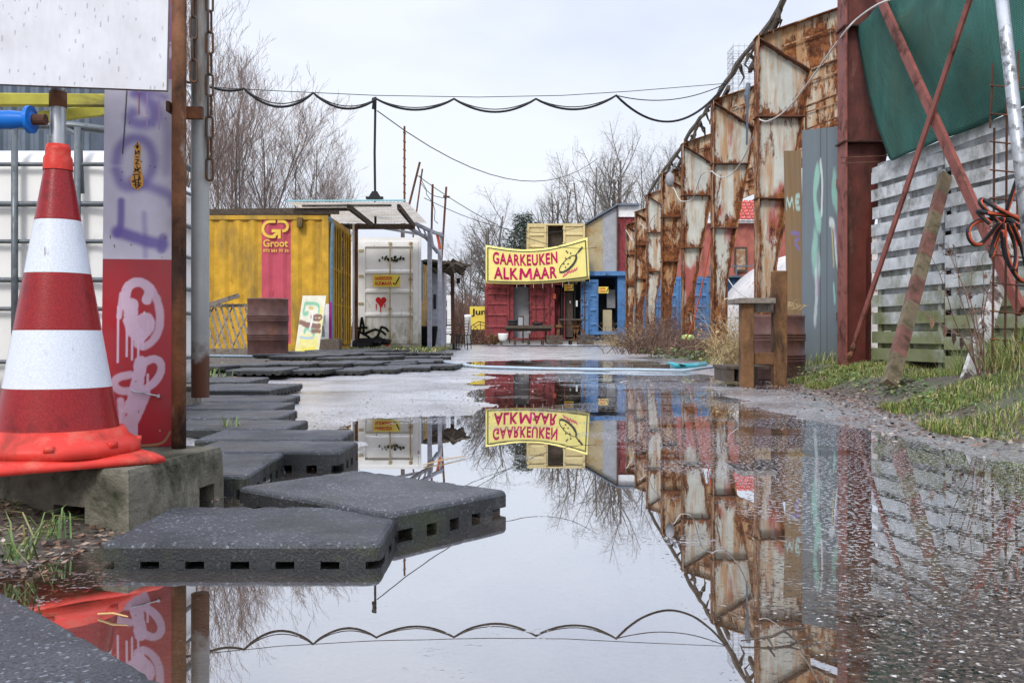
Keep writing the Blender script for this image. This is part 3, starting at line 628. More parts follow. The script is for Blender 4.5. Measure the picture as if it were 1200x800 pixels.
# --- white container
t = thing('shipping_container', 'dirty white shipping container door end with a red heart and a yellow sign', 'container', P(455,405,22.6))
d = 22.6; xa, xb = (419-600)/F*d, (493-600)/F*d; zb = .14; zt = CH+(394-279)/F*d
m = MB(); kf = (d+2.35)/d*1.005; m.hexa([(xa,d+.05,zb),(xb-.01,d+.05,zb),(xb*kf-.02,d+2.4,zb),(xa*kf,d+2.4,zb),(xa,d+.05,zt),(xb-.01,d+.05,zt),(xb*kf-.02,d+2.4,zt),(xa*kf,d+2.4,zt)]); m.box((xa-.01,d-.03,zt-.09),(xb+.01,d+.05,zt+.01)); m.box((xa-.01,d-.03,zb-.01),(xb+.01,d+.05,zb+.09)); m.box((xa-.01,d-.03,zb+.09),(xa+.06,d+.05,zt-.09)); m.box((xb-.05,d-.03,zb+.09),(xb+.01,d+.05,zt-.09))
part('container_body', m, M['whitecont'], t)
dr, pt = door_leaf(t, M['whitecont'], (xa+.065,d-.0,zb+.09), (xb-xa-.12,0,0), zt-zb-.18, (.27,.50,.69), (.52,.87), bar_mat=M['ochrebar'])
def ws(px, py, off=.02):
    return Vector(((px-600)/F*(d-off), d-off, CH-(py-394)/F*(d-off)))
def sg(name, x0,y0,x1,y1, mat, off=.024):
    m = MB(); a = ws(x0,y1,off); b = ws(x1,y0,off); m.box((a.x,a.y,a.z),(b.x,a.y+.012,b.z)); return m, plane_surf(a,(b.x-a.x,0,0),(0,0,b.z-a.z),.004)
sgn = thing('sign', 'small yellow sign with red lettering and a pan fixed to the white container door', 'sign', ws(453,335,.12))
def food_sign(par, x0,y0,x1,y1,dd, rows=('GAARKEUKEN','ALKMAAR')):
    a = P(x0,y1,dd); b = P(x1,y0,dd); m = MB(); m.box((a.x,a.y,a.z),(b.x,a.y+.015,b.z)); part('panel', m, M['signyellow'], par)
    sfn = plane_surf(a,(b.x-a.x,0,0),(0,0,b.z-a.z),.005); tm = MB(); text_on(tm, rows[0], sfn, .06,.56,.70,.88,.03); text_on(tm, rows[1], sfn, .06,.12,.70,.46,.03); part('lettering', tm, M['redink'], par)
    pm = MB(); ribbon(pm, sfn, [(.74,.35),(.77,.22),(.83,.22),(.88,.42),(.97,.82)], .05, (b.x-a.x)/(b.z-a.z)); part('pan_drawing', pm, M['black'], par)
food_sign(sgn, 437,322,469,336, d-.115)
hm = MB(); hp = []
for i in range(28):
    a = 2*math.pi*i/28; hp.append((16*math.sin(a)**3, 13*math.cos(a)-5*math.cos(2*a)-2*math.cos(3*a)-math.cos(4*a)))
cx, cy = 446.5, 353
hpts = [ws(cx+x*.40, cy-y*.42*(1 if y>-8 else 1.25), .012) for x,y in hp]
hm.add(hpts, [tuple(reversed(range(28)))])
for px,py,l in ((441,358,5),(446,362,4),(451,358,3)): hm.add([ws(px-.8,py-2,.013),ws(px+.8,py-2,.013),ws(px+.4,py+l,.013),ws(px-.4,py+l,.013)],[(3,2,1,0)])
part('heart', hm, M['redink'], t)
gm = MB()
random.seed(3)
for i in range(26):
    x = 443+random.random()*29; y = 300+random.random()*5; gm.add([ws(x,y,.023),ws(x+2,y-1,.023),ws(x+2.5,y+2,.023),ws(x+.5,y+2.5,.023)],[(0,3,2,1)])
part('green_scrawl', gm, plain('moss_green_scrawl', (.07,.09,.035), .7), t)

# --- grey posts beside white container
for (px0,px1,mt,lb) in ((413,415.5,M['whitecord'],'thin white post at the left edge of the white container'),(416,419,M['rustdark'],'rust brown post at the left edge of the white container')):
    m = MB(); a = P(px0,408,21.5); b = P(px1,262,21.5); m.box((a.x,a.y,a.z),(b.x,a.y+.08,b.z)); single('post', m, mt, lb, 'post')
# --- wooden booth and cabin right of white container
t = thing('cabin', 'small timber cabin with a dark ragged awning behind the grey arch', 'cabin', P(505,405,24.5))
m = MB()
for k in range(4):
    a = P(493.5+k*2.6,402,24.3); b = P(495.8+k*2.6,309+k,24.3); m.box((a.x,a.y,a.z),(b.x,a.y+.05,b.z))
part('plank_wall', m, M['pinewood'], t)
m = MB(); a = P(491,352,24); b = P(495,306,24); m.box((a.x,a.y,a.z),(b.x,a.y+.08,b.z)); part('blue_panel', m, M['bluesteel'], t)
m = MB(); a = P(504,404,25); b = P(517,312,25); m.box((a.x,a.y,a.z),(b.x+.0,a.y+2,b.z)); part('side_wall', m, M['greyposts'], t)
m = MB(); a = P(508,362,24.98); b = P(511,345,24.98); m.box((a.x,a.y-.01,a.z),(b.x,a.y,b.z)); part('window', m, M['dark'], t)
m = MB(); random.seed(5)
for i in range(70):
    c = P(497+random.random()*43, 309+random.random()*8, 24.6+random.random()*1.6); m.obox(c, (.25,.25,.05), random.random()*3, random.random(), random.random())
m.beam(P(494,306,24.5),P(540,312,25.5),.8,.06); part('awning', m, M['darkwood'], t)
m = MB(); m.beam(P(531,402,26),P(530,310,26),.10,.10,(0,1,0)); part('post', m, M['rustdark'], t)
m = MB(); a=P(535,332,25.6); b=P(539,326,25.6); m.box((a.x,a.y,a.z),(b.x,a.y+.1,b.z)); part('lamp', m, M['black'], t)
t = thing('planter', 'black plastic planter tub standing between the arch posts', 'planter', P(502,407,23.6))
m = MB(); m.lathe([(.17,0),(.24,.50),(.27,.50),(.27,.55),(.22,.55),(.20,.45)], P(502,407.5,23.6), 20); part('tub', m, M['black'], t, True)
m = MB()
for i in range(26):
    a = random.random()*6.3; c = P(502,407.5,23.6)+Vector((0,0,.45)); r = random.random()*.35
    m.tube([c, c+Vector((r*.4*math.cos(a), r*.4*math.sin(a), .3+random.random()*.2)), c+Vector((r*math.cos(a), r*math.sin(a), .35+random.random()*.3))], [.008,.006,.002], 3)
part('stems', m, M['drygrass'], t)

# --- the kitchen building at the end of the yard (front at 40 m)
D = 40.0
def bpx(px): return (px-600)/F*D
def bz(py): return CH-(py-394)/F*D
def slab(px0,py0,px1,py1,dy0=0,dy1=.1):
    m = MB(); m.box((bpx(px0),D+dy0,bz(py1)),(bpx(px1),D+dy1,bz(py0))); return m
t = thing('shipping_container', 'red shipping container at ground level under the banner with its doors open', 'container', (.3,D,.14))
m = slab(568,331,662,334,0,2.4); m.box((bpx(568),D+2.3,bz(399)),(bpx(662),D+2.4,bz(334))); m.box((bpx(568),D+.1,bz(399)),(bpx(569),D+2.3,bz(334))); m.box((bpx(597.5),D+.02,bz(399)),(bpx(602),D+.2,bz(334))); m.box((bpx(644.5),D+.02,bz(399)),(bpx(650),D+.2,bz(334))); m.box((bpx(568),D,bz(399)),(bpx(662),D+2.3,bz(396))); m.box((bpx(661),D+.03,bz(396)),(bpx(662),D+2.3,bz(334)))
part('container_body', m, M['redcont'], t)
door_leaf(t, M['redcont'], (bpx(568.5),D,bz(396)), (bpx(597)-bpx(568.5),0,0), bz(334)-bz(396), (.2,.42,.63,.82), ())
door_leaf(t, M['redcont'], (bpx(620.5),D,bz(396)), (bpx(644)-bpx(620.5),0,0), bz(334)-bz(396), (.3,.55,.8), (.3,.7), bar_mat=M['rustdark'])
part('interior_sheet', slab(602.5,335,620,397,.6,.65), M['greysheet'], t)
part('inner_door', slab(650.5,336,657,396,.5,.55), M['redcont'], t)
t = thing('shop_front', 'dark glazed doorway beside the red container under the banner', 'doorway', (2.3,D,.14))
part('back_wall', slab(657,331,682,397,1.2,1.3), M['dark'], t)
part('brown_door', slab(659,342,672,395,.3,.36), M['darkwood'], t)
for a in (657.5,673,680): part('door_post', slab(a,331,a+1.5,397,.1,.2), M['black'], t)
part('notice', slab(668,352,669.4,355,.27,.29), M['white'], t); part('notice', slab(675,352,677,359,.05,.09), M['white'], t)
part('orange_lantern', slab(648,344,651.5,350,-.02,.0), M['hoseorange'], t)
sgn = thing('sign', 'small yellow sign with dark lettering above the dark doorway', 'sign', (2.4,D-.2,2.1)); food_sign(sgn, 661.5,333,672,340.5, D-.2, ('OPEN HAARD','KEUKEN')) if False else food_sign(sgn, 661.5,333,672,340.5, D-.2)
t = thing('shipping_container', 'blue shipping container beside the dark doorway, its near door folded out', 'container', (4,D,.14))
m = slab(681,318,748,323,-.1,2.4); m.box((bpx(681),D+2.3,bz(399)),(bpx(748),D+2.4,bz(323))); m.box((bpx(724),D+.1,bz(399)),(bpx(748),D+.2,bz(323))); m.box((bpx(681),D,bz(399)),(bpx(748),D+2.3,bz(394))); part('container_body', m, M['bluecont'], t)
door_leaf(t, M['bluecont'], (bpx(681.5),D+.05,bz(394)), (bpx(690)-bpx(681.5),-.25,0), bz(330)-bz(394), (.3,.55,.8), (.5,), bar_mat=M['rustdark'])
door_leaf(t, M['bluecont'], (bpx(690.2),D-.2,bz(394)), (bpx(700.5)-bpx(690.2),0,0), bz(328)-bz(394), (.2,.45,.7), (.8,))
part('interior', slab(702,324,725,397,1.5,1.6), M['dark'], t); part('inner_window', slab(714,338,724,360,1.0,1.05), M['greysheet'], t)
part('beige_board', slab(706.5,363,717,389,-.02,.04), M['tansheet'], t); part('step', slab(690,388,722,392,-.6,.02), M['bluecont'], t)
sgn = thing('sign', 'small yellow sign with red lettering hung in the blue container doorway', 'sign', (4,D-.2,2.0)); food_sign(sgn, 701.5,336,713,343.5, D-.3)
t = thing('shipping_container', 'cream shipping container on the upper storey with open doors above the banner', 'container', (1.9,D,2.7))
m = slab(618,262,685.5,264,.0,2.4); m.box((bpx(618),D+2.3,bz(330)),(bpx(685.5),D+2.4,bz(264))); m.box((bpx(640),D+.03,bz(330)),(bpx(642),D+.15,bz(264))); m.box((bpx(685.5),D+.03,bz(330)),(bpx(686),D+2.3,bz(264))); m.box((bpx(638.5),D+.16,bz(330)),(bpx(640),D+2.3,bz(264)))
part('container_body', m, M['creamcont'], t)
door_leaf(t, M['creamcont'], (bpx(618),D,bz(330)), (bpx(640)-bpx(618),0,0), bz(263)-bz(330), (.4,.6,.8), ())
door_leaf(t, M['creamcont'], (bpx(660),D,bz(330)), (bpx(685.5)-bpx(660),0,0), bz(262)-bz(330), (.4,.6,.8), ())
part('interior_wall', slab(642,265,660,330,.5,.6), M['darkwood'], t)
t = thing('upper_room', 'lean-to upper room clad in tan board and grey plastic sheet under a sloping roof', 'building', (4,D,2.7))
m = MB(); m.prism([(bpx(687),bz(319)),(bpx(707),bz(319)),(bpx(707),bz(252)),(bpx(687),bz(264))], D+.3, D+.4); part('tan_cladding', m, M['tansheet'], t)
m = MB(); m.prism([(bpx(707),bz(319)),(bpx(724),bz(319)),(bpx(724),bz(241.5)),(bpx(707),bz(252))], D+.29, D+.39); part('plastic_cladding', m, M['greysheet'], t)
m = MB(); m.prism([(bpx(685),bz(263)),(bpx(724),bz(240)),(bpx(750),bz(240)),(bpx(750),bz(238)),(bpx(724),bz(238)),(bpx(685),bz(261))], D+.1, D+3); part('roof', m, M['shed'], t)
part('corner_post', slab(723.5,232,725,320,.2,.28), M['rustdark'], t)
part('fascia', slab(725,240,752,253,.32,.42), M['white'], t)
w = MB(); corr(w, (bpx(725),D+.4),(bpx(760),D+.4),bz(318),bz(253),.28,.04); part('red_cladding', w, M['redcont'], t)
w = MB(); w.box((bpx(687),D+2.9,bz(319)),(bpx(760),D+3,bz(256))); w.box((bpx(687),D+.4,bz(319)),(bpx(688),D+2.9,bz(262))); part('rear_wall', w, M['shed'], t)
# banner
t = thing('banner', 'long yellow cloth banner with pink lettering and a frying pan, hung across the containers', 'banner', (1.1,D-.7,2.6))
DB = D-.7
def bs(u, v, off=0):
    tx = 569+u*119.5; ty = 287+u*(-9)+10.5*math.sin(math.pi*min(1,u*1.0))**1.0*.9; bx = 569+u*122; by = 332-5*u+3*math.sin(math.pi*u)
    x = bx+(tx-bx)*v; y = by+(ty-by)*v; q = P(x, y, DB-off-.06*math.sin(u*19)*(1-.3*v)); return q
m = MB(); m.sheet([bs(i/60, j/10) for j in range(11) for i in range(61)], 61); o = part('cloth', m, M['banner'], t, True); sm = o.modifiers.new('s','SOLIDIFY'); sm.thickness = .012; sm.offset = 0
def bsl(u,v): return bs(u,v,.025)
m = MB(); text_on(m, 'GAARKEUKEN', bsl, .07,.53,.70,.86,.03,1.12); text_on(m, 'ALK', bsl, .08,.13,.315,.46,.03,1.1); text_on(m, 'AAR', bsl, .455,.13,.69,.46,.03,1.1)
for p_ in ([(.335,.13),(.345,.46)],[(.345,.445),(.388,.20)],[(.388,.20),(.431,.445)],[(.431,.46),(.441,.13)]): ribbon(m, bsl, p_, .028, 2.45); part('lettering', m, M['magenta'], t)
m = MB(); ba = 2.45
for a,b in (((.022,.05),(.022,.95)),((.978,.05),(.978,.95)),((.02,.94),(.98,.94)),((.02,.06),(.98,.06))):
    n = 24; ribbon(m, bsl, [(a[0]+(b[0]-a[0])*i/n, a[1]+(b[1]-a[1])*i/n) for i in range(n+1)], .012, ba)
part('border', m, M['darkgrey'], t)
m = MB()
cx0, cy0 = .795,.47; rot = R(42)
def el(a, rx, ry): 
    x = rx*math.cos(a); y = ry*math.sin(a); return (cx0+(x*math.cos(rot)-y*math.sin(rot))/ba, cy0+x*math.sin(rot)+y*math.cos(rot))
ribbon(m, bsl, [el(R(a), .25,.105) for a in range(0,361,12)], .009, ba)
ribbon(m, bsl, [el(R(a), .265,.13) for a in range(180,361,10)], .024, ba)
ribbon(m, bsl, [el(0,.25,.1), el(0,.36,.1)], .012, ba); ribbon(m, bsl, [el(0,.36,.1), el(0,.50,.1)], .024, ba)
for (x,y) in ((.76,.48),(.78,.62),(.82,.60),(.80,.46),(.775,.38),(.79,.80),(.80,.76),(.83,.72)): ribbon(m, bsl, [(x-.006,y),(x+.006,y+.01)], .018, ba)
part('pan_drawing', m, M['darkgrey'], t)
m = MB()
for k in range(6):
    x = .745+k*.024; y = .19-.03*abs(2-k)+.01*k*k*.6; ribbon(m, bsl, [(x,y),(x+.008,y+.05),(x+.012,y+.02),(x+.02,y+.09)], .010, ba)
part('flame_drawing', m, M['magenta'], t)
m = MB()
for u in (.0,.3,.38,.46,.55,.64,.74,.8,1.0):
    q = bs(u,0); m.tube([q, q-Vector((0,0,.12+.1*random.random()))], .008, 4)
part('tie_cords', m, M['whitecord'], t)
# deck, benches
t = thing('deck', 'low dark timber deck in front of the containers', 'deck', (1.5,D-1,.1)); m = MB()
for k in range(9): m.box((bpx(585),D-1.15+k*.125,.22),(bpx(688),D-1.15+k*.125+.11,.26))
for k in range(7): m.box((bpx(586+k*16),D-1.15,.06),(bpx(586+k*16)+.1,D-.1,.22))
part('boards', m, M['darkwood'], t)
DT = 37.6
def tp(px,py): return P(px,py,DT)
t = thing('table', 'long rough timber table with black legs in front of the red container', 'table', (bpx(625),DT,.1))
m = MB(); m.beam(tp(592,383),tp(646,383),.7,.12); m.beam(tp(592,386),tp(646,386),.10,.14); part('top', m, M['darkwood'], t)
for px in (597,613,640):
    m = MB(); m.beam(tp(px,386),tp(px,402),.05,.05,(0,1,0)); m.beam(tp(px,386)+Vector((0,.5,0)),tp(px,402)+Vector((0,.5,0)),.05,.05,(0,1,0)); part('leg', m, M['black'], t)
t = thing('picnic_table', 'brown picnic table with slanted legs left of the blue doors', 'table', (bpx(668),DT,.1))
m = MB(); m.beam(tp(655,374.5),tp(684,374.5),.8,.06); part('top', m, M['darkwood'], t)
m = MB(); m.beam(tp(645,382),tp(682,382),.28,.10); m.beam(tp(675,393),tp(693,393),.28,.05); part('seat', m, M['brownwood'], t)
for a,b in (((671,375),(676,400)),((681,375),(672,400)),((674,376),(688,396)),((656,376),(652,401))):
    m = MB(); m.beam(tp(*a),tp(*b),.10,.08,(0,1,0)); part('leg', m, M['brownwood'], t)
for px,n in ((650,0),(672,1)):
    t = thing('crate', ['dark wooden stump crate under the picnic table','dark low crate in front of the blue doors'][n], 'crate', (bpx(px+4),DT-.4,.1)); m = MB(); o = tp([640,676][n],402)
    for k in range(3):
        m.box((o.x,o.y-.4,.08+k*.13),(o.x+.65,o.y,.19+k*.13))
    part('slats', m, M['darkwood'], t)
t = thing('tyre_stack', 'stack of two black tyres on the long timber table', 'tyres', tp(601,381))
for k in range(2): m = MB(); m.lathe([(.12,0),(.17,-.0),(.20,.03),(.20,.07),(.17,.10),(.12,.10)], tp(601,381)+Vector((0,0,.11*k-.0)), 20); part('tyre', m, M['black'], t, True)
m = MB(); m.lathe([(.12,0),(.2,.02),(.22,.06),(.2,.10),(.12,.10)], tp(630,381), 20); single('tyre', m, M['black'], 'single flat black tyre on the right half of the long table', 'tyre', smooth=True)
m = MB(); m.lathe([(.12,0),(.17,.08),(.20,.26),(.20,.30),(.17,.30),(.15,.1)], P(589.5,399.5,37), 20); single('pot', m, M['white'], 'round white pot at the left end of the long timber table', 'pot', smooth=True)
m = MB(); m.lathe([(.06,0),(.10,.12),(.11,.15),(.09,.15)], P(620,391,38.6)+Vector((0,0,0)), 14); single('pot', m, M['white'], 'small white pot on the deck behind the long table legs', 'pot', smooth=True)
t = thing('picture_frame', 'dark framed picture leaning in the red container opening', 'picture', P(611,382,39.2)); m = MB(); a = P(606,385,39.2); b = P(614,370,39.2)
m.box((a.x,a.y,a.z),(b.x,a.y+.04,b.z)); part('frame', m, M['darkwood'], t); m = MB(); m.box((a.x+.05,a.y-.01,a.z+.06),(b.x-.05,a.y,b.z-.06)); part('canvas', m, M['greysheet'], t)
# fan wheel frame, white post, Jun sign
t = thing('wheel_frame', 'rusty polygonal wheel frame standing left of the red container', 'scrap', P(563,402,37)); m = MB(); c = P(563,389,37)
for r,w_ in ((.42,.02),(.30,.015)):
    pts = [c+Vector((r*math.cos(a), .2*math.sin(a*2), r*math.sin(a))) for a in [2*math.pi*i/8+.2 for i in range(9)]]; m.tube(pts, w_, 6)
for i in range(8):
    a = 2*math.pi*i/8; m.tube([c, c+Vector((.42*math.cos(a),.1,.42*math.sin(a)))], .014, 5)
part('spokes', m, M['rustdark'], t)
m = MB()
for k in range(4): m.obox(P(572+k*4,398-2*(k%2),38), (.16,.16,.36), .3*k, .2*k); 
single('log_pile', m, M['brownwood'], 'short brown logs piled left of the white pot', 'logs')
m = MB(); m.lathe([(.10,0),(.10,.85),(.11,.86),(.11,.95),(.0,.96)], P(548,402.5,31), 12); single('bollard', m, M['white'], 'white painted post left of the rusty wheel frame', 'post', smooth=True)
t = thing('sign', 'yellow Jun sign half hidden behind the red container', 'sign', P(562,385,42)); a = P(550.5,386,42.6); b = P(590,359,42.6)
m = MB(); m.box((a.x,a.y,a.z),(b.x,a.y+.04,b.z)); part('panel', m, M['signyellow'], t)
m = MB(); text_on(m, 'Jun', plane_surf(a,(b.x-a.x,0,0),(0,0,b.z-a.z),.01), .05,.55,.48,.90,.03); part('lettering', m, M['black'], t)
for px in (552,588): m = MB(); m.beam(P(px,402,42.6)+Vector((0,.05,0)),P(px,360,42.6)+Vector((0,.05,0)),.06,.05,(0,1,0)); part('post', m, M['darkwood'], t)
# white fridge, bistro set
t = thing('door_frame', 'white old door leaning behind the brown awning post', 'door', P(524,400,29)); a = P(518,402,29); b = P(530,346,29)
m = MB(); m.box((a.x,a.y,a.z),(b.x,a.y+.06,a.z+.5)); m.box((a.x,a.y,b.z-.15),(b.x,a.y+.06,b.z)); m.box((b.x-.16,a.y,a.z+.5),(b.x,a.y+.06,b.z-.15)); m.box((a.x,a.y,a.z+.5),(a.x+.05,a.y+.06,b.z-.15)); m.box((a.x+.05,a.y,b.z-.45),(b.x-.16,a.y+.06,b.z-.35)); part('door', m, M['white'], t)
def chair(px, d, rz, label):
    c = P(px,402,d); c.z = hz(c.x,c.y); t = thing('garden_chair', label, 'chair', c, 'garden chairs by the awning', rz)
    Mx = Matrix.Translation(c) @ Matrix.Rotation(rz,4,'Z')
    m = MB(); m.hexa([Mx@Vector(p) for p in [(-.2,-.2,.42),(.2,-.2,.42),(.2,.2,.42),(-.2,.2,.42),(-.2,-.2,.45),(.2,-.2,.45),(.2,.2,.45),(-.2,.2,.45)]]); part('seat', m, M['darkwood'], t)
    for sx in (-.18,.18):
        for sy in (-.18,.18):
            m = MB(); m.tube([Mx@Vector((sx,sy,0)), Mx@Vector((sx*.9,sy*.9,.42))], .015, 6); part('leg', m, M['black'], t)
    m = MB(); m.tube([Mx@Vector((-.18,.18,.42)),Mx@Vector((-.18,.24,.85)),Mx@Vector((.18,.24,.85)),Mx@Vector((.18,.18,.42))], .014, 6)
    for k in range(4): m.tube([Mx@Vector((-.18,.19+.01*k,.50+.09*k)),Mx@Vector((.18,.19+.01*k,.50+.09*k))], .01, 5)
    part('backrest', m, M['rustdark'], t)
chair(526,27,.4,'dark garden chair left of the brown awning post'); chair(538,28,-2.2,'dark garden chair between the awning post and the white post'); chair(543,30,2.6,'dark garden chair nearest the white post')
t = thing('bistro_table', 'small round dark table under the ragged awning', 'table', P(532,402,27.4)); c = P(532,402,27.4); c.z = hz(c.x,c.y)
m = MB(); m.lathe([(.3,.70),(.3,.73)], c, 20); part('top', m, M['darkwood'], t); m = MB(); m.tube([c+Vector((0,0,.02)),c+Vector((0,0,.7))],.03,8); m.lathe([(.2,0),(.2,.03)], c, 14); part('leg', m, M['black'], t)

# --- right-hand backdrop behind the frames
t = thing('shipping_container', 'light blue shipping container seen between the rusty frames', 'container', (6.5,36.5,.1))
xa, xb = 5.28, 7.72; m = MB(); m.box((xa,36.56,.12),(xb,42,2.71)); m.box((xa-.01,36.5,2.6),(xb+.01,36.6,2.72)); m.box((xb-.06,36.48,.1),(xb+.01,36.6,2.6)); part('container_body', m, M['bluecont'], t)
door_leaf(t, M['bluecont'], (xa+.03,36.5,.2),(1.17,0,0),2.38,(.2,.38,.56,.74),(.3,.75)); dr,_ = door_leaf(t, M['bluecont'], (xa+1.22,36.5,.2),(1.15,0,0),2.38,(.2,.38,.56,.74),(.3,.75))
m = MB(); m.box((xb-.95,36.44,1.0),(xb-.70,36.46,1.35)); part('blue_placard', m, plain('strong_blue', (.02,.12,.55), .5), t)
def graf(U, V):
    C = np.ones(U.shape+(3,))*np.array([.40,.36,.22]); rs = np.random.RandomState(4)
    for i in range(26):
        x,y = rs.rand(2); col = [(.08,.10,.45),(.75,.72,.70),(.60,.50,.10),(.10,.30,.45),(.12,.05,.05)][i%5]
        C = stroke(C,U,V,[(x,y),(x+.2*rs.randn(),y+.2*rs.randn()),(x+.2*rs.randn(),y+.2*rs.randn())],.05,col,.2)
    return C
o = painted_panel('graffiti_hoarding', (4.95,38.6,.1),(1.25,0,0),(0,0,2.0),.06,90,70,graf,M['painted_matte']); tag(o,'hoarding covered in blue and white graffiti behind the far rusty frames','hoarding')
t = thing('red_building', 'faded red clad building with tiled roof behind the blue container', 'building', (10,41,0))
w = MB(); corr(w,(7.2,41),(14.5,41),0,5.35,.5,.05); part('wall', w, M['redcont2'], t)
w = MB(); w.box((7.2,41.1,0),(14.5,48,5.3)); part('rear_walls', w, M['redcont2'], t)
w = MB()
for r_ in range(6):
    for k in range(26):
        x = 8.7+k*.24; zc = 5.45+r_*.17; w.hexa([(x,40.6+r_*.25,zc),(x+.22,40.6+r_*.25,zc),(x+.22,40.9+r_*.25,zc+.14),(x,40.9+r_*.25,zc+.14),(x+.03,40.58+r_*.25,zc+.06),(x+.19,40.58+r_*.25,zc+.06),(x+.19,40.9+r_*.25,zc+.22),(x+.03,40.9+r_*.25,zc+.22)])
part('roof', w, M['roof_tile'], t)
w = MB(); w.box((7.1,40.75,5.32),(14.6,40.95,5.44)); part('gutter', w, M['white'], t)
for x in (9.7,10.6):
    w = MB(); w.box((x,40.92,3.2),(x+.55,40.96,4.3)); f = part('window', w, M['darkwood'], t); w = MB(); w.box((x+.08,40.89,3.3),(x+.47,40.915,4.2)); part('pane', w, weather('orange_mottled_glass', (.30,.17,.09), (.5,.4,.3), .5,.55,4, rough=.2), f)  # pane coloured orange-brown with pale mottling
t = thing('railing', 'thin dark railing in front of the faded red building', 'railing', (9,36,2.7)); m = MB()
for z in (3.1,2.6): m.beam((7.6,36,z),(9.6,36,z),.05,.05)
for k in range(3): m.beam((7.6+k*1.0,36,2.1),(7.6+k*1.0,36,3.1),.05,.05,(0,1,0))
part('rail', m, M['shed'], t); m = MB(); m.beam((7.6,36,.1),(7.6,36,2.1),.08,.08,(0,1,0)); m.beam((9.6,36,.1),(9.6,36,2.1),.08,.08,(0,1,0)); m.beam((7.5,36,2.06),(9.7,36,2.06),.08,.08); part('stand', m, M['shed'], t)
t = thing('shed', 'dark blue corrugated shed behind the second rusty frame from the dark red one', 'shed', (7.3,31,0)); w = MB(); corr(w,(6.55,31),(9.5,31),.08,2.35,.25,.035); part('wall', w, weather('deep_blue_sheet',(.04,.10,.20),(.03,.05,.09),.5,.7,3), t); w = MB(); w.beam((6.45,31,2.37),(9.6,31,2.37),.3,.06); part('roof', w, M['shed'], t)
t = thing('polytunnel', 'white arched tunnel tent behind the wooden frame and barrel', 'tent', (7.3,20,0)); w = MB(); cx = 7.75; rr_ = 2.5
pts = [(cx-rr_*math.cos(a), rr_*math.sin(a)+.08) for a in [math.pi*i/30 for i in range(31)]]
w.sheet([(x,y,z) for y in (20,21,22,23,24,25) for x,z in pts], 31); o = part('cover', w, weather('white_tent_sheet',(.72,.70,.68),(.45,.18,.14),.60,.63,5,(1,1,1),.45,0,.08,.1), t, True); sm = o.modifiers.new('s','SOLIDIFY'); sm.thickness = .01
w = MB(); w.add([(x,20.05,z) for x,z in pts], [tuple(range(31))]); part('end_sheet', w, weather('tent_end_sheet',(.62,.58,.55),(.45,.18,.14),.55,.6,4), t)
w = MB(); w.tube([(x,19.98,z) for x,z in pts], .025, 6); part('hoop', w, M['white'], t)

def column_web(t, X0, d, gz, TH, mat):
    nx, nz_ = 16, 110; zz_ = np.linspace(gz-.05, TH, nz_); wz = np.interp(zz_, [z for z,_ in ZP]+[TH], [w for _,w in ZP]+[.02])
    V = []; E = []
    for z, w in zip(zz_, wz):
        for i in range(nx):
            u = i/(nx-1); V.append((X0+.012+(w-.012)*u, z)); x_ = u*w
            e = max(math.exp(-x_/.045), math.exp(-(w-x_)/.05)); 
            for zs in (gz, 2.13, 3.15): 
                if z > zs: e = max(e, 1.0*math.exp(-(z-zs)/.11))
            if z < 1.5: e = max(e, .62*(1.5-z))
            E.append(e)
    k = nx*nz_; vs = [(x,d-.005,z) for x,z in V]+[(x,d+.005,z) for x,z in V]; f = []
    for r in range(nz_-1):
        for i in range(nx-1):
            a = r*nx+i; f.append((a,a+1,a+nx+1,a+nx)); f.append((k+a+nx,k+a+nx+1,k+a+1,k+a))
    m = MB(); m.add(vs, f); o = part('column_web', m, mat, t)
    at = o.data.attributes.new('edge','FLOAT','POINT'); at.data.foreach_set('value', np.array(E+E, np.float32)); return o
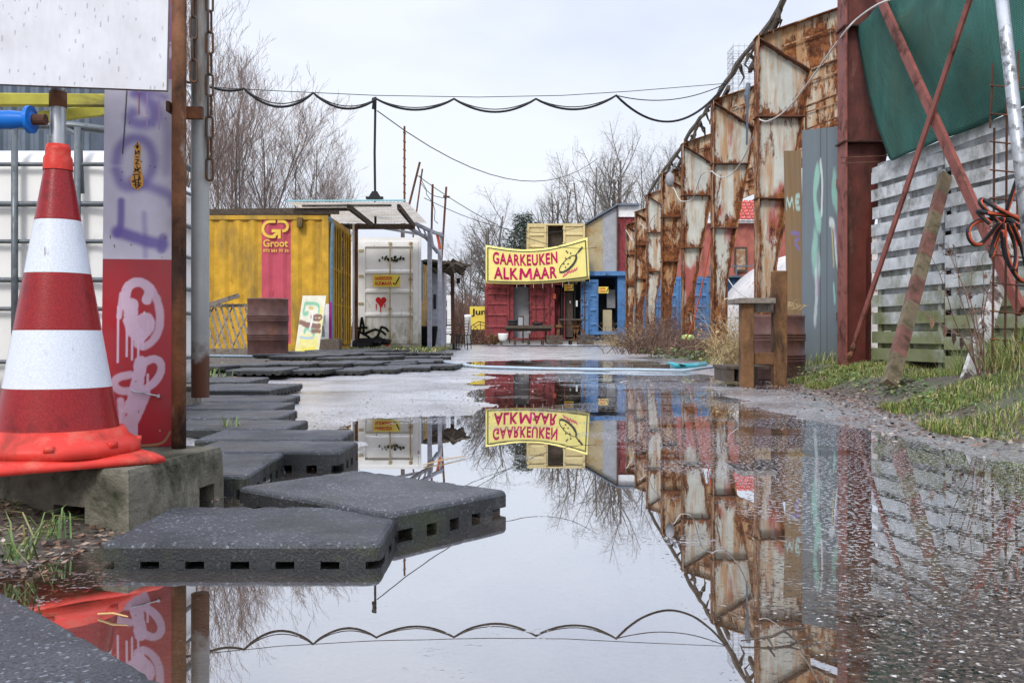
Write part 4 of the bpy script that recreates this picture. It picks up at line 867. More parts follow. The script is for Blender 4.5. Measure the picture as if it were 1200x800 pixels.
# --- the row of steel half frames
FY = [8.4, 11.8, 15.0, 18.35, 21.7, 24.95, 28.3, 31.6]
labels = ['nearest steel frame, painted dark red, beside the green tarpaulin','large rusty pale frame directly left of the dark red one','second rusty pale frame left of the dark red one, where the black cable ends',
 'third rusty pale frame left of the dark red one','fourth rusty pale frame left of the dark red one','fifth rusty pale frame left of the dark red one','sixth rusty frame left of the dark red one, thin and brown','farthest and smallest rusty frame of the row']
ZP = [(.08,.21),(1.28,.22),(2.13,.375),(3.15,.56),(3.72,.65)]   # inner flange: height, web width
for k, d in enumerate(FY):
    X0 = 2.94+.0385*(d-8.4) if k else 2.95; TH = 4.15
    gz = hz(X0+.1,d); wmat = [M['redsteel'],M['frame'],M['frame'],M['frame'],M['frame_mid'],M['frame'],M['frame_mid'],M['frame_mid']][k]; fmat = M['redsteel'] if k == 0 else M['frame_rusty']
    t = thing('portal', labels[k], 'steel frame', (X0,d,gz), 'row of steel half frames')
    web = [(X0+.012, gz-.05)]+[(X0+w_, max(z,gz-.05)) for z,w_ in ZP]+[(X0+.012,TH)]
    column_web(t, X0, d, gz, TH, wmat)
    m = MB(); m.box((X0,d-.11,gz-.05),(X0+.012,d+.11,TH)); part('outer_flange', m, M['bracesteel'] if k==0 else fmat, t)
    m = MB(); 
    pp = [(X0+w_, max(z,gz-.05)) for z,w_ in ZP]
    for (xa_,za_),(xb_,zb_) in zip(pp[:-1],pp[1:]): m.hexa([(xa_,d-.10,za_),(xa_+.014,d-.10,za_),(xa_+.014,d+.10,za_),(xa_,d+.10,za_),(xb_,d-.10,zb_),(xb_+.014,d-.10,zb_),(xb_+.014,d+.10,zb_),(xb_,d+.10,zb_)])
    part('inner_flange', m, fmat, t)
    for z,w_ in ((2.13,.375),(3.15,.56)):
        m = MB(); m.box((X0-.02,d-.115,z-.007),(X0+w_+.03,d+.115,z+.007)); part('stiffener', m, M['rustdark'] if k else M['redsteel'], t)
    m = MB(); m.beam((X0+.02,d-.055,TH-.03),(X0+.645,d-.055,3.73),.11,.014,(0,0,1)); m.beam((X0+.02,d+.055,TH-.03),(X0+.645,d+.055,3.73),.10,.014,(0,0,1)); part('knee_stiffener', m, M['rustdark'] if k else M['redsteel'], t)
    L = 5.6; s = .347
    raf = [(X0+.0,TH),(X0+.655,3.735),(X0+L,3.735+(L-.655)*.40),(X0+L,TH+L*s)]
    m = MB(); m.prism(raf, d-.006, d+.004); part('rafter_web', m, M['frame_mid'] if k else M['redsteel'], t)
    m = MB(); m.beam((X0-.02,d,TH+.0),(X0+L,d,TH+L*s+.007),.2,.014); m.beam((X0+.66,d,3.735),(X0+L,d,3.735+(L-.655)*.40),.19,.014); m.beam((X0+.30,d-.05,TH-.12),(X0+L,d-.05,TH+L*s-.22),.012,.02)
    part('rafter_flange', m, fmat, t)
    for u in (1.35,2.4,3.4): 
        m = MB(); m.box((X0+u,d-.09,3.74+(u-.655)*.40),(X0+u+.012,d-.007,TH+u*s-.01)); part('rafter_rib', m, fmat, t)
    if k == 0:
        m = MB(); m.box((X0-.04,d-.13,.10),(X0+.26,d+.13,.125)); part('base_plate', m, M['rustdark'], t)
# broken timber rails along the frame tops
random.seed(21)
for a,b,lb in ((0,1,'broken timber rail between the dark red and the large pale frame tops'),(1,2,'broken timber rail with rags running down from the large pale frame'),(2,3,'ragged timber rail between the second and third rusty frame tops'),(3,5,'ragged timber rail over the far frame tops')):
    t = thing('timber_rail', lb, 'timber', (3.1,FY[b],4.15)); ya, yb = FY[a],FY[b]; xa_ = 2.94+.0385*(ya-8.4)+.08; xb_ = 2.94+.0385*(yb-8.4)+.08
    m = MB(); pts = []
    for i in range(9):
        f = i/8; pts.append((xa_+(xb_-xa_)*f+random.uniform(-.02,.02), ya+(yb-ya)*f, 4.22+random.uniform(-.03,.03)+.05*math.sin(f*3.1)))
    m.tube(pts, [.032+.012*random.random() for _ in pts], 6); part('rail', m, M['greywood'], t)
    m = MB(); m.beam((xa_+.12,ya-.3,4.30),(xb_+.16,ya+(yb-ya)*.55,4.24),.05,.07); part('lath', m, M['darkwood'], t)
    for i in range(5):
        f = random.random(); c = Vector((xa_+(xb_-xa_)*f, ya+(yb-ya)*f, 4.2)); pts = [c]
        for j in range(3): pts.append(pts[-1]+Vector((random.uniform(-.06,.1), random.uniform(-.1,.1), -random.uniform(.03,.12))))
        m = MB(); m.tube(pts, [.03,.025,.015,.004], 5); part('rag', m, M['darkwood'], t)
# hanging frayed rope / strap on second frame, grey lump
m = MB(); m.tube([P(877,98,14.3),P(875,112,14.3),P(876,125,14.3),P(875,170,14.4)], [.035,.045,.02,.015], 6); single('hanging_strap', m, M['shed'], 'dark frayed strap hanging in front of the second rusty frame', 'strap')
m = MB(); c = P(785,208,20.5); m.lathe([(.02,-.20),(.07,-.17),(.10,-.05),(.08,.06),(.02,.12)], c, 10); m.beam(c+Vector((0,0,.1)),c+Vector((.15,.1,.35)),.04,.04); single('buoy', m, M['greysheet'], 'grey fender hanging at the top of the third rusty frame', 'fender', smooth=True)
# mesh cage on the rafters
t = thing('wire_cage', 'tall square wire mesh cage rising behind the large pale frame', 'cage', (4.3,18.35,4.4)); m = MB()
cx0_,cx1_ = 4.27,4.80; cy0_,cy1_ = 18.1,18.6; zt_ = CH+(394-56)*18.35/F
for z in np.arange(4.5, zt_+.01, .10): m.tube([(cx0_,cy0_,z),(cx1_,cy0_,z),(cx1_,cy1_,z),(cx0_,cy1_,z),(cx0_,cy0_,z)], .005, 4)
for x in np.linspace(cx0_,cx1_,6):
    for y in (cy0_,cy1_): m.tube([(x,y,4.45),(x,y,zt_)], .005, 4)
for y in np.linspace(cy0_,cy1_,6)[1:-1]:
    for x in (cx0_,cx1_): m.tube([(x,y,4.45),(x,y,zt_)], .005, 4)
part('mesh', m, M['galv'], t)

# --- grey sheet doors between first two frames, graffitied plank
def greyd(U, V):
    C = np.ones(U.shape+(3,))*np.array([.115,.15,.175]); C *= (1+.35*fbm(U*6,V*2,4,2))[...,None]
    C = C*(1-.35*sstep(.25,0,V))[...,None]+np.array([.05,.07,.03])*(.35*sstep(.2,0,V))[...,None]
    for x in (.46,.62): C = stroke(C,U,V,[(x,0),(x,1)],.006,(.02,.03,.035),.3)
    q = lambda *p: [((a-941)/43.,(432-b)/277.) for a,b in p]
    t_ = (.25,.50,.42); w_ = (.55,.62,.62); p_ = (.38,.20,.34)
    C = stroke(C,U,V,q((958,205),(954,225),(957,258),(960,262)),.045,t_,.3,.9,.03,14)
    C = stroke(C,U,V,q((961,195),(963,215),(962,250)),.022,w_,.3,.9)
    C = stroke(C,U,V,q((955,285),(953,300),(958,310)),.06,t_,.5,.8,.05,18)
    C = stroke(C,U,V,q((956,320),(957,345),(955,370)),.03,w_,.5,.6,.04,18)
    C = stroke(C,U,V,q((958,300),(958,340)),.02,p_,.5,.8)
    C = stroke(C,U,V,q((976,215),(974,230),(979,240)),.045,t_,.5,.8,.04,18)
    C = stroke(C,U,V,q((971,262),(976,264),(977,300),(981,318)),.02,w_,.3,.9); C = stroke(C,U,V,q((973,268),(975,310)),.014,(.45,.40,.15),.3,.9)
    C = stroke(C,U,V,q((976,270),(979,290)),.014,p_,.3,.9); C = stroke(C,U,V,q((975,335),(976,350)),.02,t_,.3,.8); C = stroke(C,U,V,q((981,370),(980,385)),.02,w_,.3,.8)
    return C
t = thing('sheet_gate', 'dark grey metal gate with pastel graffiti left of the dark red frame', 'gate', P(962,434,9.4))
a = P(940,436,9.4); b = P(987,436,9.2)
o = painted_panel('gate_leaf', a, (b.x-a.x,-.2,0), (.0,0,2.42), .03, 70, 200, greyd, M['painted_matte'], M['shed'], t)
for z in (.6,1.9):
    m = MB(); m.beam((b.x-.06,b.y-.03,z),(b.x+.12,b.y-.03,z),.05,.08); part('hinge', m, M['rustdark'], t)
def plk(U, V):
    C = np.ones(U.shape+(3,))*np.array([.20,.12,.05]); C *= (1+.6*fbm(U*8,V*3,4,2))[...,None]; w_ = (.35,.50,.45)
    for s in ([(.05,.72),(.1,.78),(.25,.72),(.4,.78),(.48,.72)],[(.85,.78),(.6,.78),(.6,.72),(.85,.72)],[(.6,.75),(.8,.75)]): C = stroke(C,U,V,s,.012,w_,.4)
    C = stroke(C,U,V,[(.3,.6),(.8,.6),(.8,.57),(.4,.56),(.8,.52)],.009,(.18,.13,.35),.4); return C
a = P(924,420,9.9); o = painted_panel('plank', a, ((944-924)/F*9.9,0,0), (.0,.15,2.22), .03, 40, 160, plk, M['painted_matte']); tag(o,'tall brown plank with faint graffiti leaning beside the grey gate','plank')
# --- red oxide braces on the near frame
for a,b,w_,lb in ((P(1012,-45,8.2),P(1197,365,5.7),.085,'thick red steel brace running down to the right across the tarpaulin'),(P(1143,-20,6.3),P(1001,402,8.0),.05,'thin red steel brace running down to the left across the tarpaulin')):
    m = MB(); m.beam(a,b,w_*.35,w_,(0,0,1)); single('brace', m, M['bracesteel'], lb, 'brace', 'crossed braces')
m = MB(); p = [P(1001,402,7.98)]; 
for i in range(8): p.append(p[-1]+Vector((random.uniform(-.02,.0), random.uniform(-.02,.02), -.035)))
m.tube(p, [.015+.012*(i%2) for i in range(9)], 6); single('turnbuckle', m, M['rustdark'], 'short rusty chain link hanging from the thin brace', 'turnbuckle')
# horizontal stiffener strap wires around the red column
m = MB()
for z in (1.98,1.93): m.tube([(2.90,8.27,z),(3.40,8.27,z+.02)], .006, 4)
single('binding_wire', m, M['rustdark'], 'pair of rusty wires tied round the dark red column', 'wire')

# --- grey slatted fence
def fpt(s, z, off=0):   # s metres along from the red column towards the camera
    dx, dy = .168, -.9858; n = Vector((-.9858,-.168,0)); return Vector((3.2+dx*s, 8.2+dy*s, z))+n*off
def panel(s0, s1, jog, lab):
    t = thing('fence_panel', lab, 'fence', fpt((s0+s1)/2,.12), 'slatted fence panels'); random.seed(int(s0*10))
    for k in range(11):
        z = .20+k*.153+jog+random.uniform(-.008,.008); e0 = random.uniform(-.02,.02); e1 = random.uniform(-.02,.02)
        m = MB(); m.hexa([fpt(s0-e0*.6,z,.062),fpt(s1+e1,z+e1*.5,.055),fpt(s1+e1,z+e1*.5,.035),fpt(s0-e0*.6,z,.042),fpt(s0-e0*.6,z+.100,.062),fpt(s1+e1,z+.100+e1*.5,.055),fpt(s1+e1,z+.100+e1*.5,.035),fpt(s0-e0*.6,z+.100,.042)]); part('board', m, M['fence'], t)
    m = MB()
    for k in range(11):
        z = .300+k*.153+jog; m.hexa([fpt(s0,z,.006),fpt(s1,z,.006),fpt(s1,z,-.012),fpt(s0,z,-.012),fpt(s0,z+.082,.006),fpt(s1,z+.082,.006),fpt(s1,z+.082,-.012),fpt(s0,z+.082,-.012)])
    o_ = part('rear_boards', m, M['fence'], t)
    m = MB(); m.hexa([fpt(s0,.12,-.12),fpt(s1,.12,-.12),fpt(s1,.12,-.13),fpt(s0,.12,-.13),fpt(s0,1.93,-.12),fpt(s1,1.93,-.12),fpt(s1,1.93,-.13),fpt(s0,1.93,-.13)]); part('backing', m, M['darkwood'], t)
    for f in (.08,.5,.92):
        s = s0+(s1-s0)*f; m = MB(); m.hexa([fpt(s-.022,.1,.034),fpt(s+.022,.1,.034),fpt(s+.022,.1,.008),fpt(s-.022,.1,.008),fpt(s-.022,1.80,.034),fpt(s+.022,1.80,.034),fpt(s+.022,1.80,.008),fpt(s-.022,1.80,.008)]); part('batten', m, M['fence'], t)
panel(.0,1.0,.0,'grey slatted fence panel next to the dark red column'); panel(1.02,2.05,-.045,'grey slatted fence panel behind the brown and white leaning poles'); panel(2.07,3.4,-.02,'grey slatted fence panel at the right edge behind the hose')
m = MB(); m.hexa([fpt(0,1.80,.06),fpt(1.9,1.86,.06),fpt(1.9,1.86,.04),fpt(0,1.80,.04),fpt(0,1.87,.06),fpt(1.9,1.95,.06),fpt(1.9,1.95,.04),fpt(0,1.87,.04)]); single('top_rail', m, M['fence'], 'long grey capping board laid along the fence top under the tarpaulin', 'board')
# --- green tarpaulin
zs_ = np.linspace(0,1,34); ss = np.linspace(0,1,60); pts = []
def s_of(px, off=.12):   # distance along the tarp plane for an image column
    k = (px-600)/F; nx, ny = -.9858*off, -.168*off; return (k*(8.2+ny)-3.2-nx)/(.168+.9858*k)
lb_y = [-90,0,28,32,60,80,110,150,195]; lb_x = [1060,1034,1012,1003,1007,1011,1017,1028,1045]
for i, v in enumerate(zs_):
    for j, u in enumerate(ss):
        yy = 195-285*v; s0_ = s_of(np.interp(yy, lb_y, lb_x)); s1_ = 3.6
        s = s0_+(s1_-s0_)*u; zb_ = 1.84+.05*s; z_top = 3.55
        d0 = fpt(s0_,0).y; zl = CH+(394-yy)/F*d0; z = zb_+(z_top-zb_)*v if u > .25 else (zb_+(z_top-zb_)*v)*(u/.25)+zl*(1-u/.25)
        z = zb_+(z_top-zb_)*v
        if u < .25: z = z*(u/.25)+ (CH+(394-yy)/F*d0)*(1-u/.25) if v > 0 else z
        off = .12+.10*math.sin(math.pi*v)*math.sin(math.pi*min(1,u*1.2))+(.02*math.sin(14*u+5*v)+.03*math.sin(34*u-9*v)*math.exp(-5*u))*min(1,u*6)
        pts.append(fpt(s, z, off))
m = MB(); m.sheet(pts, 60); o = single('tarpaulin', m, M['tarp'], 'large dark green mesh tarpaulin hung above the grey slatted fence', 'tarpaulin', smooth=True); sm = o.modifiers.new('s','SOLIDIFY'); sm.thickness = .006
# --- leaning poles
t = thing('leaning_pole', 'square pole in brown and pale bands leaning against the grey fence', 'pole', P(1043,450,5.6))
a = P(1043,451,5.6); b = P(1108,206,7.1); nseg = 9
for k in range(nseg):
    m = MB(); m.beam(a+(b-a)*(k/nseg), a+(b-a)*((k+1)/nseg), .085, .05, (0,1,0)); part('band', m, M['stripedwood'] if k%2 else M['stripedwood2'], t)
m = MB(); m.beam(P(1132,455,5.15),P(1186,285,6.4),.09,.03,(0,1,0)); single('leaning_plank', m, weather('peeling_white_plank',(.60,.58,.55),(.20,.15,.13),.48,.56,10,(1,1,.4),.8,0,.2,.3), 'peeling white plank leaning against the fence behind the dead plant', 'plank')
m = MB(); m.tube([P(1171,-30,4.7),P(1181,60,4.6),P(1192,160,4.5),P(1208,300,4.4)], .030, 14); single('scaffold_tube', m, M['galv'], 'galvanised scaffold tube standing at the right edge of the view', 'tube', smooth=True)
t = thing('rebar_trellis', 'thin rusty rebar trellis standing right of the red brace', 'trellis', P(1180,470,5.0))
m = MB(); dd = 5.0
for px,y0_,y1_ in ((1162,470,150),(1160,150,75),(1177,455,60),(1190,440,60)): m.tube([P(px,y0_,dd),P(px+2,(y0_+y1_)/2,dd),P(px+3,y1_,dd)], .0065, 5)
part('upright', m, M['rustdark'], t)
m = MB()
for py in range(100,440,33): m.tube([P(1160,py,dd-.01),P(1210,py+5,dd-.01)], .0045, 5)
part('rung', m, M['rustdark'], t)
# hose coil
random.seed(9)
t = thing('garden_hose', 'orange and black hose coiled and hung on the rebar trellis', 'hose', P(1180,430,4.8)); H0 = P(1180,268,4.85)
def hose(pts, name='loop', r=.0115):
    # smooth through points
    pts = [Vector(p) for p in pts]; q = []
    for i in range(len(pts)-1):
        p0 = pts[max(i-1,0)]; p1 = pts[i]; p2 = pts[i+1]; p3 = pts[min(i+2,len(pts)-1)]
        for k in range(8):
            s = k/8; q.append(.5*((2*p1)+(p2-p0)*s+(2*p0-5*p1+4*p2-p3)*s*s+(3*p1-p0-3*p2+p3)*s**3))
    q.append(pts[-1]); m = MB(); m.tube(q, r, 8); m2 = MB(); m2.tube([v+Vector((.003,-.0035,0)) for v in q], r*.75, 8)
    o = part(name, m, M['black'], t, True); part('stripe', m2, M['hoseorange'], o, True)
for l in ([(1172,262),(1150,240),(1152,234),(1170,245),(1200,262),(1212,290)],[(1172,260),(1150,285),(1138,283),(1135,268),(1150,258),(1180,258),(1200,270),(1215,300)],
          [(1176,255),(1164,285),(1162,300),(1172,270),(1182,240),(1196,195),(1199,170)],[(1160,262),(1146,248),(1160,250),(1200,255),(1215,262)],
          [(1176,262),(1180,300),(1192,325),(1205,327),(1215,300)],[(1180,262),(1190,290),(1188,315),(1178,300),(1174,270)],[(1186,262),(1200,300),(1207,360),(1198,400),(1180,430)]):
    hose([P(x,y,4.85-.02*i*0-random.uniform(-.05,.05)) for i,(x,y) in enumerate(l)])

# --- barrel in wooden stand
t = thing('wooden_stand', 'rough brown timber stand in front of the rusty barrel', 'stand', P(895,447,7.7))
for (x0_,x1_,yt,yb,dd_) in ((869,884,349,449,7.6),(907,923,317,447,7.65)):
    m = MB(); a = P(x0_,yb,dd_); b = P(x1_,yt,dd_); a.z = hz(a.x,a.y)-.02; m.box((a.x,a.y,a.z),(b.x,a.y+.10,b.z)); bevel(part('post', m, M['brownwood'], t), .008)
m = MB(); a = P(884,427,7.66); b = P(908,413,7.66); m.box((a.x,a.y,a.z),(b.x,a.y+.05,b.z)); bevel(part('crossbar', m, M['brownwood'], t), .006)
m = MB(); a = P(867,355,7.55); b = P(912,349,7.55); m.box((a.x,a.y,a.z),(b.x-.02,a.y+.45,b.z)); part('shelf', m, M['greywood'], t)
m = MB(); a = P(884,366,7.66); b = P(908,356,7.66); m.box((a.x,a.y,a.z),(b.x,a.y+.03,b.z)); part('apron', m, M['greywood'], t)
def drum(r, h, c, name, label, cat):
    c = Vector(c); t = thing(name, label, cat, c); pr = [(r*.97,0),(r*1.02,.012),(r,.03)]
    for zc in (.30,.34,.38,.62,.66,.70): pr += [(r,h*zc-.016),(r*1.055,h*zc),(r,h*zc+.016)]
    pr += [(r,h-.03),(r*1.025,h-.012),(r*.985,h),(r*.95,h-.012)]
    m = MB(); m.lathe(pr, c, 40); part('drum_body', m, M['drum'], t, True); return t
c = P(911,426,8.6); drum(.285, .60, (c.x,8.75,hz(c.x,8.75)+.0), 'barrel', 'rusty ribbed barrel topped with straw behind the timber stand', 'barrel')
m = MB(); random.seed(31)
def straw(mb, c, n, rad, hgt, r=.003, droop=.3):
    for i in range(n):
        a = random.random()*6.283; rr = rad*math.sqrt(random.random()); p0 = c+Vector((rr*math.cos(a), rr*math.sin(a), 0)); b_ = random.random()*6.283; l = hgt*(.4+random.random()*.8)
        d1 = Vector((math.cos(b_)*random.uniform(.2,1), math.sin(b_)*random.uniform(.2,1), random.uniform(.4,1.2)))*l*.5
        p1 = p0+d1; p2 = p1+Vector((d1.x*1.3, d1.y*1.3, d1.z*.2-droop*l*random.random())); mb.tube([p0,p1,p2],[r,r*.8,r*.3],3)
straw(m, Vector((c.x,8.75,.65)), 260, .27, .14); single('straw', m, M['drygrass'], 'straw heaped on top of the rusty barrel', 'straw')
t = thing('pallet', 'short dark wooden pallet block left of the timber stand', 'pallet', P(862,440,8)); m = MB(); a = P(852,441,7.9); 
for k in range(3): m.box((a.x+k*.10,a.y,.02),(a.x+k*.10+.06,a.y+.5,.13))
m.box((a.x-.01,a.y-.01,.131),(a.x+.36,a.y+.52,.155)); part('blocks', m, M['darkwood'], t)

# --- left: drum, lattice, panels
c = P(314,425,14.1); drum(.298,.88,(c.x,14.1,hz(c.x,14.1)-.02),'drum','tall rusty brown oil drum in front of the yellow container','drum')
t = thing('lattice_panel', 'broken wooden lattice panel leaning left of the oil drum', 'lattice', P(262,415,15)); 
m = MB()
for k in range(11):
    x = 216+k*7; m.beam(P(x,356,15.6),P(x+15+k*.3,413,15.1),.032,.014,(0,1,0)); 
for k in range(3): m.beam(P(226+k*22,412,15.18),P(252+k*22,356,15.68),.022,.010,(0,1,0))
part('slats', m, M['greywood'], t)
for a_, b_, w_, h_ in ((P(215,358,15.6),P(289,358,15.6),.05,.05),(P(215,367,15.45),P(280,346,15.45),.05,.07),(P(215,412,15.05),P(292,412,15.05),.06,.10)): m = MB(); m.beam(a_,b_,w_,h_); part('batten', m, M['greywood'], t)
def gp(U,V):
    C = np.ones(U.shape+(3,))*np.array([.72,.70,.55]); C = C*(1+.12*fbm(U*5,V*9,3,2))[...,None]; y_=(.75,.68,.22); g_=(.20,.48,.30); b_=(.22,.10,.07); w_=(.75,.78,.78)
    C = stroke(C,U,V,[(.1,.1),(.9,.12),(.8,.25),(.2,.25)],.09,y_,.6); C = stroke(C,U,V,[(.85,.75),(.9,.55),(.9,.4)],.07,y_,.7)
    C = stroke(C,U,V,[(.15,.85),(.12,.68),(.3,.70)],.04,g_,.6); C = stroke(C,U,V,[(.2,.87),(.75,.86),(.78,.72)],.03,g_,.5); C = stroke(C,U,V,[(.3,.40),(.35,.48),(.6,.42),(.7,.36)],.05,g_,.6)
    C = stroke(C,U,V,[(.05,.55),(.35,.50),(.9,.48)],.045,b_,.25,1,.04,14); C = stroke(C,U,V,[(.5,.65),(.95,.66),(.9,.58),(.6,.60)],.032,b_,.25,1,.05,16); C = stroke(C,U,V,[(.6,.40),(.95,.40)],.035,b_,.25,1,.04,15)
    C = stroke(C,U,V,[(.5,.75),(.55,.6),(.5,.45)],.035,w_,.5); C = stroke(C,U,V,[(.35,.8),(.5,.78)],.03,(.6,.45,.15),.5); C = stroke(C,U,V,[(.15,.3),(.4,.28),(.7,.29)],.02,(.35,.5,.6),.6)
    C = stroke(C,U,V,[(.3,.08),(.8,.1)],.03,(.8,.68,.05),.5); return C
o = painted_panel('painted_board', P(345,416,16.5), (28/F*16.5,0,0), (.09,.25,70/F*16.6), .03, 60, 140, gp, M['painted_matte']); tag(o,'tall board painted in yellow, green and brown leaning on the yellow container','board')
t = thing('sign', 'narrow white sign with vertical lettering and a purple edge by the container corner', 'sign', P(381,398,17.2)); a = P(376,398,17.2); b = P(388,356,17.2)
m = MB(); m.box((a.x,a.y,a.z),(b.x-.04,a.y+.03,b.z)); part('panel', m, M['white'], t); m = MB(); m.box((b.x-.04,a.y-.003,a.z),(b.x+.01,a.y+.03,b.z+.03)); part('purple_edge', m, plain('purple_edge',(.28,.02,.20),.5), t)
m = MB(); sv = plane_surf((b.x-.06,a.y-.004,a.z+.04),(0,0,b.z-a.z),(-(b.x-a.x),0,0),-.0); text_on(m,'stevig',lambda u,v: sv(u,v),.02,.20,.34,.62,.02); text_on(m,'rond',lambda u,v: sv(u,v),.38,.22,.62,.48,.0); part('lettering', m, M['darkgrey'], t)
m = MB(); m.obox(P(386,407,16.6), (.42,.18,.28), -.15, -.25, -.08); bevel(single('stone_block', m, M['darkwood'], 'dark slab leaning below the narrow white sign', 'slab'), .02)
t = thing('scrap_heap', 'low heap of dark scrap metal at the foot of the white container', 'scrap', P(435,406,21.6)); m = MB(); random.seed(14)
for a_,b_ in (((418,402),(424,372)),((424,372),(426,392)),((415,398),(452,398)),((426,392),(440,386)),((440,386),(452,392)),((420,388),(440,402)),((418,385),(430,384)),((438,402),(447,383)),((447,383),(455,388))): m.tube([P(*a_,21.6),P((a_[0]+b_[0])/2+1,(a_[1]+b_[1])/2-1,21.5),P(*b_,21.6)], .03, 6)
part('bars', m, M['black'], t)
for k in range(14): m.obox(P(random.uniform(416,455),random.uniform(398,406),21.5),(random.uniform(.1,.4),.1,random.uniform(.04,.12)),random.random()*3,random.uniform(-.4,.4),random.uniform(-.5,.5))
part('plates', m, M['dark'], t)
m = MB()
for px,r in ((442,.09),):
    c = P(px,399,21.7); m = MB(); m.tube([c+Vector((r*math.cos(a),.03,r*math.sin(a))) for a in [2*math.pi*i/20 for i in range(21)]], .025, 6); part('wheel', m, M['black'], t)
m = MB(); m.obox(P(435,400,21.5),(.5,.15,.14),.1); m.obox(P(424,404,21.4),(.25,.2,.1),.5); part('engine_block', m, M['dark'], t)
m = MB(); m.obox(P(454,404.5,21.4),(.05,.04,.05)); part('tail_light', m, M['redink'], t)

# --- masts and wires
def mast(pts, r, lb, mat=None, group=None):
    m = MB(); m.tube(pts, r, 6); t = thing('mast', lb, 'mast', pts[0], group); part('pole', m, mat or M['rustdark'], t); return t
t = mast([P(440,262,20.3),P(439,180,20.3),P(440,114,20.3)], .028, 'tallest dark mast on the yellow container roof with a black bracket at its foot', M['black'])
m = MB(); m.beam(P(429,232,20.3),P(449,232,20.3),.12,.05); m.hexa([P(430,234,20.2),P(448,234,20.2),P(448,234,20.4),P(430,234,20.4),P(436,224,20.2),P(442,224,20.2),P(442,224,20.4),P(436,224,20.4)]); part('bracket', m, M['black'], t)
m = MB(); m.tube([P(438,116,20.25),P(439,120,20.2),P(438,128,20.25)], .05, 6); part('insulator', m, M['dark'], t)
t = mast([P(474,262,26),P(474,148,26)], .03, 'dark spiky mast right of the tallest mast'); m = MB(); 
for k in range(8): m.tube([P(472.5,155+k*10,26),P(475.5,157+k*10,26)], .03, 4)
part('pegs', m, M['rustdark'], t)
t = mast([P(477,250,23),P(492,190,23)], .03, 'short mast leaning right, nearest the canopy edge'); t = mast([P(484,278,23.5),P(495,198,23.5)], .022, 'thin pole leaning right beside the white container top')
t = mast([P(505,300,24),P(507,216,24)], .03, 'upright pole right of the two leaning poles'); t = mast([P(517,312,24.5),P(523,219,24.5)], .03, 'pole with a crosspiece at its top above the dark awning')
m = MB(); m.beam(P(519.5,230,24.45),P(527,231,24.45),.04,.05); part('crosspiece', m, M['rustdark'], t)
m = MB(); m.beam(P(472,300,23.4),P(472,262,23.4),.09,.09,(0,1,0)); single('post', m, M['darkwood'], 'short dark post standing behind the white container top', 'post')
def smooth_pts(pts, k=6):
    q = []
    for i in range(len(pts)-1):
        p0 = pts[max(i-1,0)]; p1 = pts[i]; p2 = pts[i+1]; p3 = pts[min(i+2,len(pts)-1)]
        for j in range(k):
            s = j/k; q.append(.5*((2*p1)+(p2-p0)*s+(2*p0-5*p1+4*p2-p3)*s*s+(3*p1-p0-3*p2+p3)*s**3))
    return q+[pts[-1]]
def sag(a, b, s, n=14): return [a+(b-a)*(i/n)-Vector((0,0,s*4*(i/n)*(1-i/n))) for i in range(n+1)]
def cable(name, pts, r, label, mat='cable', cat='cable', group=None): m = MB(); m.tube(pts, r, 5); return single(name, m, M[mat], label, cat, group, True)
cr = [(200,92),(250,103),(286,104),(367,109),(441,116),(532,116),(628,116),(722,112)]
t = thing('power_cable', 'thick black cable in scallops strung right across the yard on a thin wire', 'cable', P(480,120,12.2)); allp = []
dq = lambda px: 12.2+(px-600)*.0017
sg_ = [0,.03,.20,.16,.14,.17,.16]
for i in range(len(cr)-1):
    a = P(*cr[i],dq(cr[i][0])); b = P(*cr[i+1],dq(cr[i+1][0])); allp += sag(a,b,sg_[i],16)[:-1]
allp += sag(P(722,112,dq(722)),P(851,98,13.4),.44,22); m = MB(); m.tube(allp, .016, 6); part('cable', m, M['cable'], t, True)
m = MB(); q = []
for i in range(2,len(cr)-1): q += sag(P(*cr[i],dq(cr[i][0])),P(*cr[i+1],dq(cr[i+1][0])),sg_[i]*.8,12)[:-1]
q += sag(P(722,112,dq(722)),P(851,98,13.4),.14,16); m.tube(q, .007, 5); part('second_cable', m, M['cable'], t, True)
m = MB(); m.tube([P(200,100,11),P(330,107,11.8)]+[P(440,112,12),P(560,114,12.2),P(660,112,12.4),P(740,107,12.6),P(851,98,13.4)], .005, 4); part('carrier_wire', m, M['cable'], t)
cable('wire', sag(P(442,130,20.3),P(700,186,38),1.2), .012, 'single thin wire from the tallest mast sloping away to the right')
cable('wire', sag(P(488,205,23),P(700,290,38),.6), .010, 'thin wire from the leaning mast sloping down over the banner')
cable('wire', sag(P(497,232,23.5),P(690,262,39),.6), .009, 'second thin wire running over the upper cream container')
random.seed(44)
for i,(a,b) in enumerate((((492,205),(507,235)),((495,215),(520,232)),((507,230),(512,262)))): cable('string', [P(a[0]+(b[0]-a[0])*k/5+random.uniform(-2,2), a[1]+(b[1]-a[1])*k/5+5*math.sin(k*.63), 23.8) for k in range(6)], .009, ['loose string between the two leaning poles','loose string from the leaning pole to the crosspiece','loose string dangling from the upright pole'][i], cat='string')
cable('rope', smooth_pts([P(1060,-5,7),P(1030,5,7.6)]+[P(1005,22,8.0),P(990,38,8.2),P(970,65,9.4),P(945,100,10.5),P(920,130,11),P(900,142,11.4),P(890,140,11.6)]), .009, 'pale rope drooping from the dark red frame to the large pale frame', 'whitecord', 'rope')
cable('rope', sag(P(890,140,11.7),P(834,200,14.8),.35), .008, 'pale rope looped between the first two rusty pale frames', 'whitecord', 'rope')
pts = [P(835,201,14.9)]; random.seed(6)
